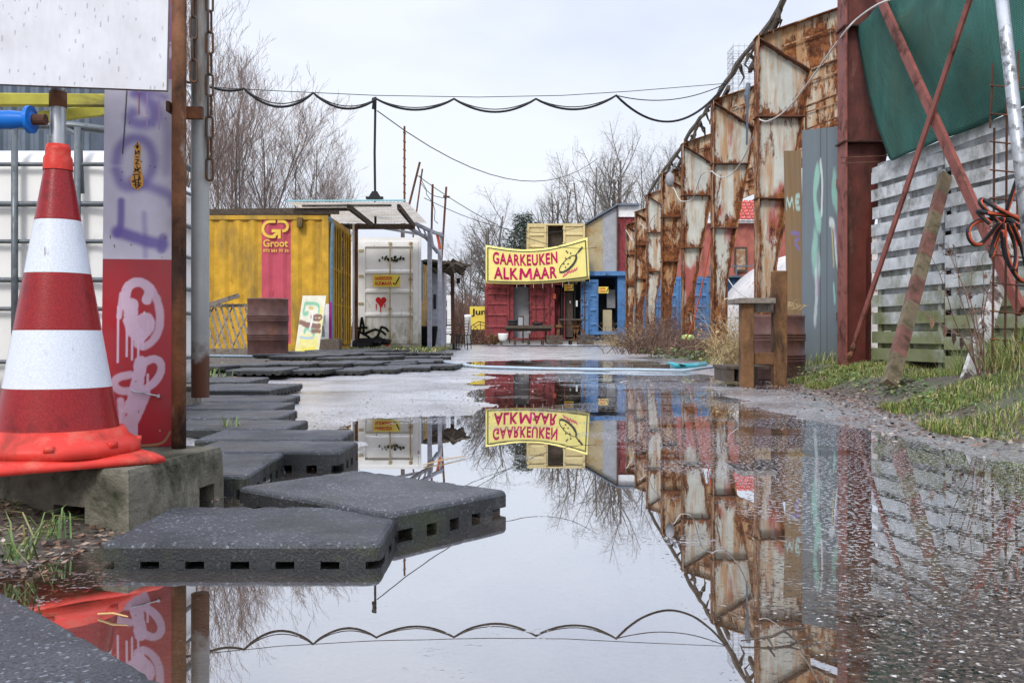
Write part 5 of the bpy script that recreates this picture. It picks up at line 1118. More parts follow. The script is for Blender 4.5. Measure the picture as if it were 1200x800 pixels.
for (x,y,d_) in ((822,205,16),(812,232,18),(800,236,18.2),(795,232,18.5),(788,220,20),(780,235,21),(775,245,21.6),(765,255,23),(758,268,24.8),(748,262,26),(742,282,28),(733,270,30),(738,300,31)): pts.append(P(x,y,d_-.2))
cable('rope', smooth_pts(pts), .009, 'tangled white cord trailing along the far frames', 'whitecord', 'rope')
cable('rope', sag(P(836,262,15.0),P(802,400,16),.3)+[], .012, 'orange cord drooping beside the third frame down to the shrub', 'hoseorange', 'rope')
cable('rope', sag(P(852,325,18),P(884,350,14),.1), .010, 'white cord slung low in front of the blue shed', 'whitecord', 'rope')
# hoses on the ground
def gpt(px, py, z=.0):
    p = G(px,py,z); p.z = max(hz(p.x,p.y),0)+.018; return p
cable('hose', [gpt(*q) for q in ((500,424),(560,431),(640,433.5),(700,434.5),(760,435.5),(800,436),(825,433.5),(845,428,.03),(862,420,.06),(874,414,.08))], .017, 'pale blue hose lying across the yard to the timber stand', 'hoseblue', 'hose')
cable('hose', [gpt(*q) for q in ((225,423,.05),(300,424,.05),(345,423,.05),(370,421,.05))], .02, 'pale blue hose end on the mats beside the oil drum', 'hoseblue', 'hose')
cable('pipe', [gpt(*q,.02) for q in ((784,426),(795,430),(812,429.5),(826,427))], .04, 'short curved teal pipe lying by the dead shrub', 'teal', 'pipe')
m = MB(); a = gpt(745,428,.02); b = gpt(782,429,.02); m.beam(a,b,.12,.05); single('board', m, M['darkwood'], 'dark board lying on the ground under the dead shrub', 'board')

# ================================================================ FOREGROUND LEFT
# rubber tiles
def tile_mb(w, dpt, h=.047, seed=0):
    m = MB(); hw, hd = w/2, dpt/2; r = .007
    rs = random.Random(seed+int(w*1e4)+int(dpt*1e3)); vj = [abs(rs.gauss(0,1)) for _ in range(331)]
    def loop(ins, z, nn=10):
        pts = []
        cs = [(-hw,-hd),(hw,-hd),(hw,hd),(-hw,hd)]; rad = .018
        for ci,(cx,cy) in enumerate(cs):
            sx = 1 if cx>0 else -1; sy = 1 if cy>0 else -1; a0 = {(-1,-1):180,(1,-1):270,(1,1):0,(-1,1):90}[(sx,sy)]
            for k in range(4):
                a = R(a0+30*k); pts.append((cx-sx*rad+(rad-ins)*math.cos(a), cy-sy*rad+(rad-ins)*math.sin(a), z))
        full = []
        for i, p in enumerate(pts):
            q_ = pts[(i+1)%len(pts)]; full.append(p)
            L_ = math.hypot(q_[0]-p[0], q_[1]-p[1])
            if L_ > .05:
                kk = int(L_/.016)
                for j in range(1, kk): full.append((p[0]+(q_[0]-p[0])*j/kk, p[1]+(q_[1]-p[1])*j/kk, z))
        out = []
        for p in full:
            g = vj[len(out)%len(vj)]; s_ = 1-(.0011*g+.0022*max(0,g-1.2))/max(.1,math.hypot(p[0],p[1]))
            out.append((p[0]*s_, p[1]*s_, p[2]-(.0016*max(0,g-.9) if z > h-.006 else 0)))
        return out
    L = [loop(0,.0125), loop(0,h-.010), loop(.003,h-.004), loop(.010,h)]; b = 0
    for l in L: m.v += [Vector(p) for p in l]
    n = len(L[0])
    for i in range(3):
        for j in range(n): m.f.append((i*n+j, i*n+(j+1)%n, (i+1)*n+(j+1)%n, (i+1)*n+j)); m.m.append(1 if i == 0 else 0)
    m.f.append(tuple(3*n+j for j in range(n))); m.m.append(0); m.f.append(tuple(reversed(range(n)))); m.m.append(0)
    # feet round the rim, notches between
    def feet(L_, fixed, horiz):
        k = max(2, int(round(L_/.079))); p_ = L_/k
        for i in range(k):
            c = -L_/2+(i+.5)*p_; ww = p_*.29
            for s in (-1,1):
                if horiz: m.box((c-ww, s*fixed-(.03 if s>0 else -.0005), 0),(c+ww, s*fixed-(.0005 if s>0 else -.03), .013), 1)
                else: m.box((s*fixed-(.03 if s>0 else -.0005), c-ww, 0),(s*fixed-(.0005 if s>0 else -.03), c+ww, .013), 1)
    feet(w-.02, hd, True); feet(dpt-.09, hw, False)
    return m
def tile(cx, cy, w, dpt, rz, label, z=0, h=.047, group='rubber tiles laid as a path', tilt=0):
    m = tile_mb(w, dpt, h); o = mesh_obj('rubber_tile', m, [M['rubber'], M['rubber_side']]); o.location = (cx,cy,z); o.rotation_euler = (tilt*.6,tilt,rz)
    return tag(o, label, 'rubber tile', group)
def quad_tile(pts, label, z=0, h=.05):  # centre & size from three image corners on the top face: front-left, front-right, back-right
    a,b,c = [G(x,y,z+h) for x,y in pts]; e = b-a; f = c-b; w = e.length; dpt = f.length; ctr = (a+c)/2; k = (c-a).length/math.hypot(w,dpt); w *= k; dpt *= k
    return tile(ctr.x, ctr.y, w, dpt, math.atan2(c.y-a.y,c.x-a.x)-math.atan2(dpt,w), label, z, h)
tile(-.483,1.845,.50,.36,.0,'nearest whole rubber tile, square to the view, its notched front edge in the puddle',-.006,.046)
quad_tile([(277,570),(454,592),(597,574)],'rubber tile jutting diagonally into the puddle behind the nearest whole tile')
tile(-.713,.933,.55,.64,R(45.8),'dark rubber tile cut off by the bottom left corner of the view',.0,.052)
tile(-.95,2.68,.52,.56,R(2),'large rubber tile right behind the concrete block',0,.05)
tile(-.76,3.02,.48,.30,R(-2),'rubber tile edging the puddle behind the diagonal tile, stepping right of its neighbours',0,.055)
tile(-.84,3.37,.50,.34,R(1),'rubber tile just past the one that steps furthest right',0,.055)
tile(-1.12,3.78,.52,.36,R(-2),'rubber tile in the stack of overlapping tiles, fourth back from the concrete block',.005,.05)
tile(-1.28,4.24,.54,.42,R(1),'rubber tile with a pale smear, fifth back from the concrete block',.008,.05)
tile(-1.42,4.75,.54,.46,R(-1),'rubber tile sixth back from the concrete block',.008,.05)
tile(-1.55,5.30,.6,.56,R(1),'rubber tile seventh back from the concrete block',.008,.05)
tile(-1.82,6.32,.62,.8,R(-3),'mossy edged rubber tile before the gap in the row',.02,.05)
tile(-2.3,7.4,.62,.7,R(2),'short mossy tile left of the wet patch before the long row',.02,.05)
random.seed(8); lab = 'dark rubber tile in the long mossy row leading back past the oil drum'
tiles_far = []
for i in range(6):
    f = i/5; cx = -2.35+f*1.45; cy = 8.9+f*2.4; tiles_far.append((cx,cy,.5+.1*random.random(),.9,R(random.uniform(-4,4))))
    tiles_far.append((cx-.62,cy+.3,.58,.9,R(random.uniform(-5,5))))
for r_ in range(9):
    cy = 12.3+r_*.78; n = 4 if r_%2 else 3; off = random.uniform(-.15,.15)
    for k in range(n): tiles_far.append((-1.55-.03*r_+off*.5-k*.62+.18*(r_%3), cy+random.uniform(-.05,.05), .58,.74,R(random.uniform(-4,4))))
for (cx,cy,w_,d_,rz) in tiles_far: tile(cx,cy,w_,d_,rz,lab,max(.0,hz(cx,cy))+.004,.05,'far rubber tiles',R(random.uniform(-.8,.8)))
# concrete foot block
def blk():
    A = Vector((-.792,1.94,0)); B = Vector((-.725,2.36,0)); u = (B-A); v = Vector((-.41,.165,0)); t = thing('concrete_block', 'mossy concrete foot block carrying the cone, board and poles', 'block', (A+B)/2+v/2)
    ht = .128; sh = .035; m = MB(); ins = .015
    def corner(p, q, z, i): return p
    C0 = A; C1 = B; C2 = B+v; C3 = A+v
    n = 8
    # side faces built as prisms with notches: body above the notch, then feet
    ctr = (C0+C2)/2
    def ring(z, f, left=0): 
        out = []
        for k,c in enumerate((C0,C1,C2,C3)):
            q = ctr+(c-ctr)*f; 
            if k >= 2: q = q+v.normalized()*(-left)
            out.append(Vector((q.x,q.y,z)))
        return out
    R0 = ring(.045,1.0); R1 = ring(ht-.012,.985,.045); R2 = ring(ht,.965,.05); m.v += R0+R1+R2
    for a in (0,4):
        for j in range(4): m.f.append((a+j,a+4+j,a+4+(j+1)%4,a+(j+1)%4)); m.m.append(0)
    m.f.append((8,11,10,9)); m.m.append(0); m.f.append((0,1,2,3)); m.m.append(0)
    # feet
    vn = v.normalized(); un = u.normalized(); Lu = u.length; Lv = v.length
    def foot(a0,a1,b0,b1):
        p = [A+un*a0+vn*b0, A+un*a1+vn*b0, A+un*a1+vn*b1, A+un*a0+vn*b1]
        m.hexa([Vector((q.x,q.y,-.02)) for q in reversed(p)]+[Vector((q.x,q.y,.046)) for q in reversed(p)])
    foot(0,.30,0,.12); foot(.375,Lu,0,.12); foot(0,Lu,.21,Lv)
    part('block_body', m, M['concrete'], t); return t
blk()
# traffic cone
ca = Vector((-1.006,2.08,.130))
t = thing('traffic_cone', 'red and white striped traffic cone pulled over the pipe', 'cone', ca)
m = MB(); hd_ = .25; an = [R(a) for a in (-5,85,175,265)]
def basering(f, z, rr=.35):
    out = []
    for k in range(4):
        a = an[k]; c = Vector((math.cos(a)*hd_*f, math.sin(a)*hd_*f, 0)); nxt = Vector((math.cos(an[(k+1)%4])*hd_*f, math.sin(an[(k+1)%4])*hd_*f,0)); prv = Vector((math.cos(an[k-1])*hd_*f, math.sin(an[k-1])*hd_*f,0))
        for s in (prv, None, nxt): 
            q = c if s is None else c+(s-c)*.07
            if s is None: q = c*.985
            out.append(ca+Vector((q.x,q.y,z)))
    return out
rings = [basering(1,0), basering(1.0,.011), basering(.93,.019), basering(.84,.022)]
for r_ in rings: m.v += r_
n = 12
for i in range(3):
    for j in range(n): m.f.append((i*n+j,i*n+(j+1)%n,(i+1)*n+(j+1)%n,(i+1)*n+j)); m.m.append(0)
m.f.append(tuple(reversed(range(n)))); m.m.append(0); m.f.append(tuple(3*n+j for j in range(n))); m.m.append(0)
m.lathe([(.172,.020),(.170,.040),(.158,.050),(.146,.058),(.1375,.075)], ca, 64)
for k in range(8):
    a = R(k*45-115); c = ca+Vector((.166*math.cos(a),.166*math.sin(a),.044)); m.obox(c,(.012,.02,.012),a)
o = part('base', m, M['cone_orange'], t)
for p_ in o.data.polygons: p_.use_smooth = len(p_.vertices) == 4
zax = lambda py: CH+(394-py)/F*2.08
rax = lambda py: np.interp(py, [170,190,519], [.022,.024,.131])
def band(y0_, y1_, mat, nm, dr=.0008):
    m = MB(); ys_ = [y0_+(y1_-y0_)*k/5 for k in range(6)]; m.lathe([(rax(y)+dr, zax(y)) for y in ys_], (ca.x,ca.y,0), 64, cap=False); return part(nm, m, mat, t, True)
band(519,190,M['cone_orange'],'cone_body',0)
m = MB(); m.lathe([(.031,zax(200)),(.030,zax(186)),(.026,zax(182)),(.0265,zax(176)),(.024,zax(170)),(.017,zax(170)),(.017,zax(186))], (ca.x,ca.y,0), 40, cap=False); part('collar', m, M['cone_orange'], t, True)
for i,(y0_,y1_,c_) in enumerate(((517,454,'r'),(453,387,'w'),(386,322,'r'),(321,259,'w'),(258,197,'r'))): band(y0_,y1_,M['cone_red'] if c_=='r' else M['cone_white'],'red_band' if c_=='r' else 'white_band',.0015)
# pipe with grip
t = thing('steel_pipe', 'upright galvanised pipe with a blue handle, sticking out of the traffic cone', 'pipe', (ca.x,ca.y,.13))
m = MB(); m.tube([(ca.x,ca.y,.131),(ca.x,ca.y,1.5)], .0165, 24); part('pipe', m, M['galv'], t, True)
m = MB(); m.tube([(ca.x,ca.y,zax(126)),(ca.x,ca.y,zax(108))], .0185, 24); part('sleeve', m, M['rustpole'], t, True)
hz0 = zax(144); m = MB(); pr = []
for k in range(30): pr.append((.0225+.0018*math.sin(k*1.3)*(k%2), -.03-k*.012))
m.tube([(ca.x-.04-k*.012,ca.y-.03,hz0-.001*k*.0) for k in range(32)], [.017,.017,.0175]+[.019+.004*(k/29)+.0015*(k%2) for k in range(29)], 24); g = part('grip', m, M['blue_grip'], t, True)
m = MB(); m.tube([(ca.x-.042,ca.y-.03,hz0),(ca.x-.050,ca.y-.03,hz0)], .030, 28); part('flange', m, M['blue_grip'], g)
m = MB(); m.tube([(ca.x-.045,ca.y-.03,hz0),(ca.x-.012,ca.y-.03,hz0)], .012, 14); part('bolt', m, M['rustdark'], t)
# white ply sign
def ply(U,V):
    C = np.ones(U.shape+(3,))*np.array([.62,.63,.67]); C *= (1+.10*fbm(U*9,V*5,4,2)+.10*fbm(U*160,V*14,2,8))[...,None]
    rs = np.random.RandomState(8)
    for i in range(330):
        x,y = rs.rand(2); l = rs.uniform(.004,.035); C = stroke(C,U,V,[(x,y),(x+rs.randn()*.0006,y-l)],.0007+.0006*rs.rand(),(.20,.19,.20),.4,.75)
    return C
a = P(-330,86,2.0); b = P(195,106,2.0); c = P(184,-80,2.02); o = painted_panel('plywood_sheet', a, b-a, (.0,.02,c.z-b.z), .012, 420, 150, ply, M['painted_matte'], M['greywood'])
tag(o, 'blank weathered white plywood sheet hanging at the top left', 'board')
m = MB(); a = P(-330,86,2.0); b = P(195,106,2.0); c = P(184,-80,2.02); e = P(-330,-110,2.02)
m.hexa([a,b,b+Vector((0,.012,0)),a+Vector((0,.012,0)),e,c,c+Vector((0,.012,0)),e+Vector((0,.012,0))]); del m
# barrier board
q = lambda *p: [((a-118)/85.,(525-b)/525.) for a,b in p]
def brd(U, V):
    C = np.zeros(U.shape+(3,)); nz_ = fbm(U*5,V*30,4,3); red = np.array([.36,.010,.02]); wh = np.array([.60,.58,.68])
    yb = 525-V*525; isw = (yb > 90)&(yb < 304)
    C[:] = np.where(isw[...,None], wh, red); C *= (1+.10*nz_)[...,None]
    pu = (.14,.10,.38); A = (85./525)
    Ux, Vx = U*A, V
    def st(C, pts, w, col, soft, op, ns=0, nsc=1): return stroke(C, Ux, Vx, [(x*A, y) for x,y in q(*pts)], w/525., col, soft, op, ns/525., nsc)
    C = st(C,[(155,108),(172,120),(176,140),(160,146),(146,140),(150,132)],7,pu,.9,.75)
    C = st(C,[(132,190),(135,172),(150,160),(168,165),(176,190),(165,215),(140,222),(132,200)],6,pu,.9,.75)
    C = st(C,[(150,212),(170,218),(195,228),(197,236)],6,pu,.9,.7); C = st(C,[(178,120),(190,150),(188,200)],5,pu,1.,.35)
    C = st(C,[(138,236),(138,268),(134,275)],4,pu,.7,.9); C = st(C,[(134,272),(150,277),(172,284),(185,286)],7,pu,.6,.92,2,60); C = st(C,[(186,278),(184,292)],5,pu,.6,.8)
    C = st(C,[(164,250),(166,300)],3,pu,1.,.45); C = st(C,[(150,110),(170,106),(186,112)],4,pu,1.,.6)
    C = st(C,[(143,107),(141,150),(139,180)],.9,(.02,.02,.03),.3,.9); C = st(C,[(157,107),(157,133)],.8,(.35,.06,.05),.3,.9)
    for x_ in (166,180): C = st(C,[(x_,108),(x_,150)],.9,(.45,.30,.55),.4,.8)
    C = st(C,[(190,0),(198,40),(186,90)],9,(.20,.15,.42),.8,.6) ; C = st(C,[(192,60),(200,52)],6,(.6,.5,.65),.5,.8)
    pk = (.62,.46,.58)
    C = st(C,[(150,365),(143,352),(146,335),(160,330),(172,338),(168,352)],5.5,pk,.18,.95,2.5,90)
    C = st(C,[(172,338),(182,355),(184,380),(178,398),(166,408),(158,404)],4.5,pk,.3,.85,2,90)
    C = st(C,[(150,358),(150,385),(160,395)],8,pk,.15,.95,3,110); C = st(C,[(160,378),(168,372),(172,382),(164,392)],7,pk,.15,.9,2,90)
    for x_,y0_,y1_ in ((136,360,425),(146,385,418),(152,395,422),(159,398,430),(164,390,410),(141,345,362),(170,378,392),(175,375,386)): C = st(C,[(x_,y0_),(x_,y1_)],1.3,pk,.3,.95)
    C = st(C,[(140,345),(137,372)],3,pk,.3,.9)
    C = st(C,[(150,440),(135,443),(131,452),(140,460),(155,458)],4.5,pk,.3,.85); C = st(C,[(160,430),(176,420),(186,426),(184,442),(172,455),(160,458)],4.5,pk,.2,.9,1.5,90)
    C = st(C,[(162,425),(158,455),(150,480)],7,pk,.15,.95,3,110); C = st(C,[(165,462),(160,478),(150,500),(150,512)],8,pk,.15,.93,3,110); C = st(C,[(140,470),(142,500)],4,pk,.3,.85,2,90)
    for x_,y0_,y1_ in ((145,500,518),(152,505,520),(158,500,514),(170,440,458),(140,480,500)): C = st(C,[(x_,y0_),(x_,y1_)],1.5,pk,.3,.9)
    rs = np.random.RandomState(3)
    for i in range(45):
        x_,y_ = 120+rs.rand()*82, rs.rand()*520; C = st(C,[(x_,y_),(x_+rs.randn()*1.2,y_+rs.randn()*1.2)],.35+.5*rs.rand(),(.08,.06,.06) if i%3 else (.7,.65,.6),.4,.9)
    C = st(C,[(196,508),(190,520),(180,523),(150,524)],1.2,(.32,.28,.12),.5,.8,1,90); C = st(C,[(203,300),(203,525)],1.0,(.25,.22,.12),.5,.8,1,60)
    return C
t = thing('barrier_board', 'red and white barrier board with purple and pink graffiti standing on the block', 'board', (-.94,2.34,.128))
bo = Vector(((118-600)/F*2.34,2.34,.129)); bu = Vector((85/F*2.34-.004,.03,0)); bvv = Vector((.012,0,525/F*2.34))
# extend upwards past the frame top
o = painted_panel('board_face', bo, bu, bvv, .018, 150, 760, brd, M['painted'], M['greywood'], t)
m = MB(); m.hexa([bo+bvv, bo+bvv+bu, bo+bvv+bu+Vector((0,.018,0)), bo+bvv+Vector((0,.018,0)), bo+bvv*1.25, bo+bvv*1.25+bu, bo+bvv*1.25+bu+Vector((0,.018,0)), bo+bvv*1.25+Vector((0,.018,0))]); part('board_top', m, M['redband'], t)
def bsf(px, py, off=.001): 
    u = (px-118)/85.; v = (525-py)/525.; return bo+bu*u+bvv*v+Vector((0,-off,0))
m = MB(); out_ = [(157,165),(160,172),(159,185),(161,200),(163,208),(163,217),(157,223),(150,219),(148,210),(152,203),(152,190),(153,175),(151,170),(154,171)]
m.add([bsf(x,y,.0015) for x,y in out_], [tuple(range(len(out_)))]); st_ = part('sticker', m, plain('orange_yellow_sticker',(.72,.36,.08),.5), t)
m = MB()
def ink(pts, w=.55):
    for (xa_,ya_),(xb_,yb_) in zip(pts[:-1],pts[1:]):
        d_ = Vector((xb_-xa_,yb_-ya_)); d_.normalize(); n_ = Vector((-d_.y,d_.x))*w; m.add([bsf(xa_+n_.x,ya_+n_.y,.003),bsf(xb_+n_.x,yb_+n_.y,.003),bsf(xb_-n_.x,yb_-n_.y,.003),bsf(xa_-n_.x,ya_-n_.y,.003)],[(0,1,2,3)])
for p_ in ([(154,170),(156,174),(156,167)],[(156,174),(158,170)],[(154,176),(154,181),(158,176),(158,181)],[(154,184),(158,184)],[(154,187),(158,187),(154,192),(158,192)],[(155,194),(158,199),(153,199)],[(152,202),(160,196)],[(153,197),(160,203)],[(151,205),(158,204),(160,210),(151,212)],[(150,213),(161,215)],[(153,206),(155,220)],[(158,207),(158,219)],[(152,217),(160,217),(155,221)]): ink(p_)
part('ink_lettering', m, M['black'], st_)
m = MB(); m.tube([bsf(153,458,.004),bsf(158,460,.010),bsf(183,465,.006)], .0022, 8); m.tube([bsf(183,465,.0),bsf(184,465,.010)], .0045, 8); part('nail', m, M['galv'], t)
# poles and chains
m = MB(); m.tube([(-.827,2.33,.128),(-.826,2.33,1.9)], .0175, 24); single('rusty_pole', m, M['rustpole'], 'thin rusty pole standing on the concrete block', 'pole', smooth=True)
def bipole():
    m, t, b = new_mat('grey_pole_rust_foot'); c1 = coords(t,1,False); g = t.nodes.new('ShaderNodeNewGeometry'); sp = t.nodes.new('ShaderNodeSeparateXYZ'); t.links.new(g.outputs['Position'], sp.inputs[0])
    c = mix(t, ramp(t, noise(t,c1,8,6),[(.3,0.),(.7,1.)]), (.36,.38,.37),(.50,.52,.51))
    nn = math_(t,'SUBTRACT', math_(t,'ADD', math_(t,'MULTIPLY',noise(t,c1,14,6),.18), .30), sp.outputs[2]); c = mix(t, ramp(t, nn, [(.0,0.),(.03,1.)]), c, (.15,.06,.035))
    up = math_(t,'ADD', math_(t,'MULTIPLY',noise(t,coords(t,(1,1,.2),False),22,6),.4), math_(t,'MULTIPLY',sp.outputs[2],.22)); c = mix(t, ramp(t, up, [(.38,0.),(.47,.9)]), c, (.15,.105,.07))
    t.links.new(c, b.inputs['Base Color']); b.inputs['Roughness'].default_value = .45; bump(t,b,noise(t,c1,60,4),.15,.003); return m
m = MB(); m.tube([(-.797,2.40,.250),(-.797,2.40,1.9)], .0225, 28); single('grey_pole', m, bipole(), 'thicker grey pole with a rusty lower end hanging beside the rusty pole', 'pole', smooth=True)
m = MB()
for z in (.95,): m.box((-.85,2.345,z),(-.775,2.36,z+.03))
m.box((-.852,2.31,.96),(-.845,2.43,.985)); single('clamp', m, M['rustdark'], 'dark clamp joining the rusty and the grey pole', 'clamp')
def chain(x, y, ztop, zbot, L=.062, wd=.021, r=.0032, lb=''):
    t = thing('chain', lb, 'chain', (x,y,zbot), 'chains on the poles'); pitch = L-2*r-.002; k = 0; z = zbot+L/2
    def link_mb(z, flip):
        m = MB(); pts = []
        for i in range(25):
            a = 2*math.pi*i/24; X_ = (wd/2-r)*math.cos(a); Z_ = (wd/2-r)*math.sin(a)+(L/2-wd/2)*(1 if math.sin(a) > 0 else -1); 
            pts.append((x+(X_ if flip else X_*.25), y+(X_*.3 if flip else X_), z+Z_))
        m.tube(pts, r, 8, cap=False); return m
    while z < ztop:
        part('link', link_mb(z, k%2 == 0), M['chain'], t, True); z += pitch; k += 1
chain(-.768, 2.385, 1.35, CH+(394-213)/F*2.385, lb='long chain hanging at the right side of the grey pole')
chain(-.792, 2.335, 1.35, CH+(394-98)/F*2.335, lb='short chain hanging between the rusty and the grey pole')
m = MB(); m.beam((-.842,2.36,.128),(-.838,2.36,1.9),.012,.03,(0,1,0)); single('edge_strip', m, M['galv'], 'narrow grey strip standing between the board and the rusty pole', 'strip')
# tank
t = thing('water_tank', 'white plastic water tank in a galvanised cage behind the cone', 'tank', (-2.25,4.3,.05))
X0,X1,Y0,Y1,Z0,Z1 = -2.85,-1.64,3.9,4.95,.16,1.20
m = MB(); m.box((X0,Y0+.03,Z0),(X1,Y1,Z1)); bevel(part('bottle', m, M['ibc'], t, True), .10, 6)
m = MB(); m.lathe([(.11,Z1-.01),(.11,Z1+.03),(.10,Z1+.04)], ((X0+X1)/2,4.4,0), 24); part('cap', m, M['black'], t)
m = MB()
for z,r in ((.30,.009),(.52,.009),(.64,.011),(.80,.009),(.955,.012),(1.12,.009)): m.tube([(X0-.02,Y0,z),(X1-.06,Y0,z),(X1+.005,Y0+.04,z),(X1+.02,Y0+.1,z),(X1+.02,Y1,z)], r, 8)
part('cage_rail', m, M['cagesteel'], t, True)
m = MB()
for x in (-2.62,-2.35,-2.06,-1.80): m.tube([(x,Y0-.012,Z0-.02),(x,Y0-.012,1.27)], .014, 8)
for x in (-2.50,-2.20,-1.92): m.tube([(x,Y0-.012,Z0-.02),(x,Y0-.012,1.24)], .005, 6)
part('cage_upright', m, M['cagesteel'], t, True)
m = MB(); m.tube([(X0,Y0+.02,1.285),(X1-.2,Y0+.02,1.285),(X1-.06,Y0+.04,1.27),(X1+.01,Y0+.1,1.255),(X1+.01,Y1,1.255)], .018, 10); m.tube([(-1.88,Y0+.02,1.28),(-1.80,Y0,1.24),(-1.79,Y0,1.0)], .014, 8); part('top_rail', m, M['cagesteel'], t, True)
m = MB(); 
for k in range(5): m.box((X0,Y0+k*.24,.12),(X1,Y0+k*.24+.1,.145))
for k in range(3): m.box((X0+k*.55,Y0,.0),(X0+k*.55+.11,Y1,.12))
part('pallet', m, M['greywood'], t)
for (a,b,lb) in (((-40,117,3.3),(123,118,3.5),'upper yellow beam in front of the grey shed'),((-20,146,3.3),(123,129,3.6),'lower yellow beam slanting up to the right behind the pipe')):
    m = MB(); m.beam(P(*a),P(*b),.04,.042); bevel(single('yellow_beam', m, M['yellowwood'], lb, 'beam', 'yellow beams'), .003)
t = thing('metal_shed', 'blue grey corrugated metal shed behind the white tank', 'shed', (-6,9,0)); w = MB(); corr(w,(-9.0,9.0),(-4.05,9.0),.03,3.3,.13,.035); part('wall', w, M['shed'], t)
w = MB(); w.box((-9,9.08,0.03),(-4.08,10.0,3.25)); part('rear_walls', w, M['shed'], t); w = MB(); w.box((-9.1,8.9,3.3),(-4.0,10.1,3.36)); part('roof', w, M['greysheet'], t)

# ================================================================ TREES
def tree_mesh(seed, hgt, trunks=1, spread=.35, twig=1.0, up=.5, levels=5, r0=.14):
    """bare tree: returns (trunk MB, twigs MB), base at origin"""
    rs = random.Random(seed); T = MB(); Bm = MB()
    def grow(p, d, L, r, lv):
        n = 5 if lv < 2 else 4; pts = [p.copy()]; rr = [r]; q = p.copy(); dd = d.copy()
        for i in range(n):
            dd = (dd+Vector((rs.uniform(-1,1),rs.uniform(-1,1),rs.uniform(-.6,.6)))*(.07+.035*lv)+Vector((0,0,.05*up))).normalized()
            q = q+dd*(L/n); pts.append(q.copy()); rr.append(max(.0035, r*(1-(.55 if lv<levels-1 else .75)*(i+1)/n)))
        (T if lv < 2 else Bm).tube(pts, rr, 6 if lv == 0 else (4 if lv < 3 else 3), cap=False)
        if lv >= levels: return
        k = [11,6,5,3,2][min(lv,4)] if twig >= 1 else [9,6,5,4,2][min(lv,4)]
        for j in range(k):
            f = (.28 if lv == 0 else .18)+(.98-(.28 if lv == 0 else .18))*(j+rs.random()*.8)/k; i = min(n-1,int(f*n)); s = f*n-i; c = pts[i].lerp(pts[i+1], min(1,s))
            ax_ = (pts[i+1]-pts[i]).normalized(); o = ax_.orthogonal().normalized(); o.rotate(Matrix.Rotation(rs.random()*6.283,3,ax_)); a = R(rs.uniform(24,48))*(spread/.35)
            nd = (ax_*math.cos(a)+o*math.sin(a)+Vector((0,0,.18*up))).normalized()
            grow(c, nd, L*rs.uniform(.38,.62)*(1-.45*f if lv == 0 else 1-.2*f), rr[i]*rs.uniform(.42,.6), lv+1)
    for k in range(trunks):
        a = rs.random()*6.283; grow(Vector((.12*math.cos(a),.12*math.sin(a),0))*(k>0), Vector((.12*math.cos(a)*(k>0)*1.6,.12*math.sin(a)*(k>0)*1.6,1)).normalized(), hgt*rs.uniform(.88,1), r0*rs.uniform(.8,1), 0)
    return T, Bm
def protos(specs):
    out = []
    for s in specs:
        T, Bm = tree_mesh(**s); a = mesh_obj('trunk', T, M['bark']); b = mesh_obj('branches', Bm, M['bark2' if s.get('up',.5) > .8 else 'bark']); out.append((a,b)); 
    return out
popl = protos([dict(seed=1,hgt=9,trunks=2,spread=.26,up=1.3,levels=4,r0=.055),dict(seed=2,hgt=9,trunks=2,spread=.24,up=1.5,levels=4,r0=.05),dict(seed=5,hgt=9,trunks=3,spread=.3,up=1.1,levels=4,r0=.045)])
broad = protos([dict(seed=3,hgt=12,trunks=4,spread=.54,up=.5,levels=4,r0=.20),dict(seed=4,hgt=12,trunks=3,spread=.52,up=.45,levels=4,r0=.22),dict(seed=6,hgt=12,trunks=5,spread=.56,up=.5,levels=4,r0=.15)])
def place(pr, used, px, d, top_py, label, name, group, wide=1.0, rz=0):
    base = .03; hh = CH+(394-top_py)/F*d-base; t = thing(name, label, 'tree', ((px-600)/F*d, d, base), group, rz)
    bh = max(v.co.z for v in pr[1].data.vertices); s = hh/bh
    for o in pr:
        c = o if o.name not in used else o.copy()
        if c is not o: COL.objects.link(c)
        used.add(o.name); used.add(c.name); c.parent = t; 
    t.scale = (s*wide,s*wide,s); return t
used = set()
PL = [(238,27,-60,0,'leftmost and tallest bare poplar, partly hidden by the poles'),(262,30,-10,1,'second bare poplar from the poles'),(285,31,40,2,'bare poplar above the left half of the red band'),(304,33,75,0,'straight bare poplar just right of the logo band'),(345,33,108,2,'bare poplar in the middle of the right hand half of the poplar group'),(366,35,150,0,'shorter bare poplar near the right end of the poplar group'),(385,36,172,1,'rightmost and smallest bare poplar above the container door'),(215,34,10,0,'bare poplar seen through the gap beside the grey pole')]
for i,(px,d,tp_,k,lb) in enumerate(PL): place(popl[k], used, px, d, tp_, lb, 'poplar_tree', 'bare poplars behind the yellow container', [1.15,1.1,1.2][k], i*1.7)
BL = [(573,70,212,1,'bare round headed tree left of the banner',.8),(548,82,262,2,'low bare tree at the left end of the far tree line',.9),(600,85,250,0,'bare tree between the round headed tree and the evergreen',.8),(648,72,170,1,'bare tree left of the tallest pair behind the upper container',.62),(695,66,142,0,'tall bare tree behind the sloping roof, left of the tallest',.55),(730,66,130,1,'tallest bare tree, right behind the sloping roof',.6),(765,70,138,2,'tall bare tree above the far rusty frames',.55),(620,95,235,1,'far bare tree behind the evergreen',.8),(810,90,150,0,'bare tree top just left of the third rusty frame top',.5),(520,90,300,0,'small bare tree beyond the dark awning',.9)]
for i,(px,d,tp_,k,lb,wd) in enumerate(BL): place(broad[k], used, px, d, tp_, lb, 'bare_tree', 'bare trees beyond the kitchen containers', wd*1.0, i*2.3)
t = thing('evergreen_tree', 'dark evergreen tree behind the top left of the banner', 'tree', ((614-600)/F*62,62,0)); m = MB(); cz = CH+(394-252)/F*62; bx_ = (614-600)/F*62
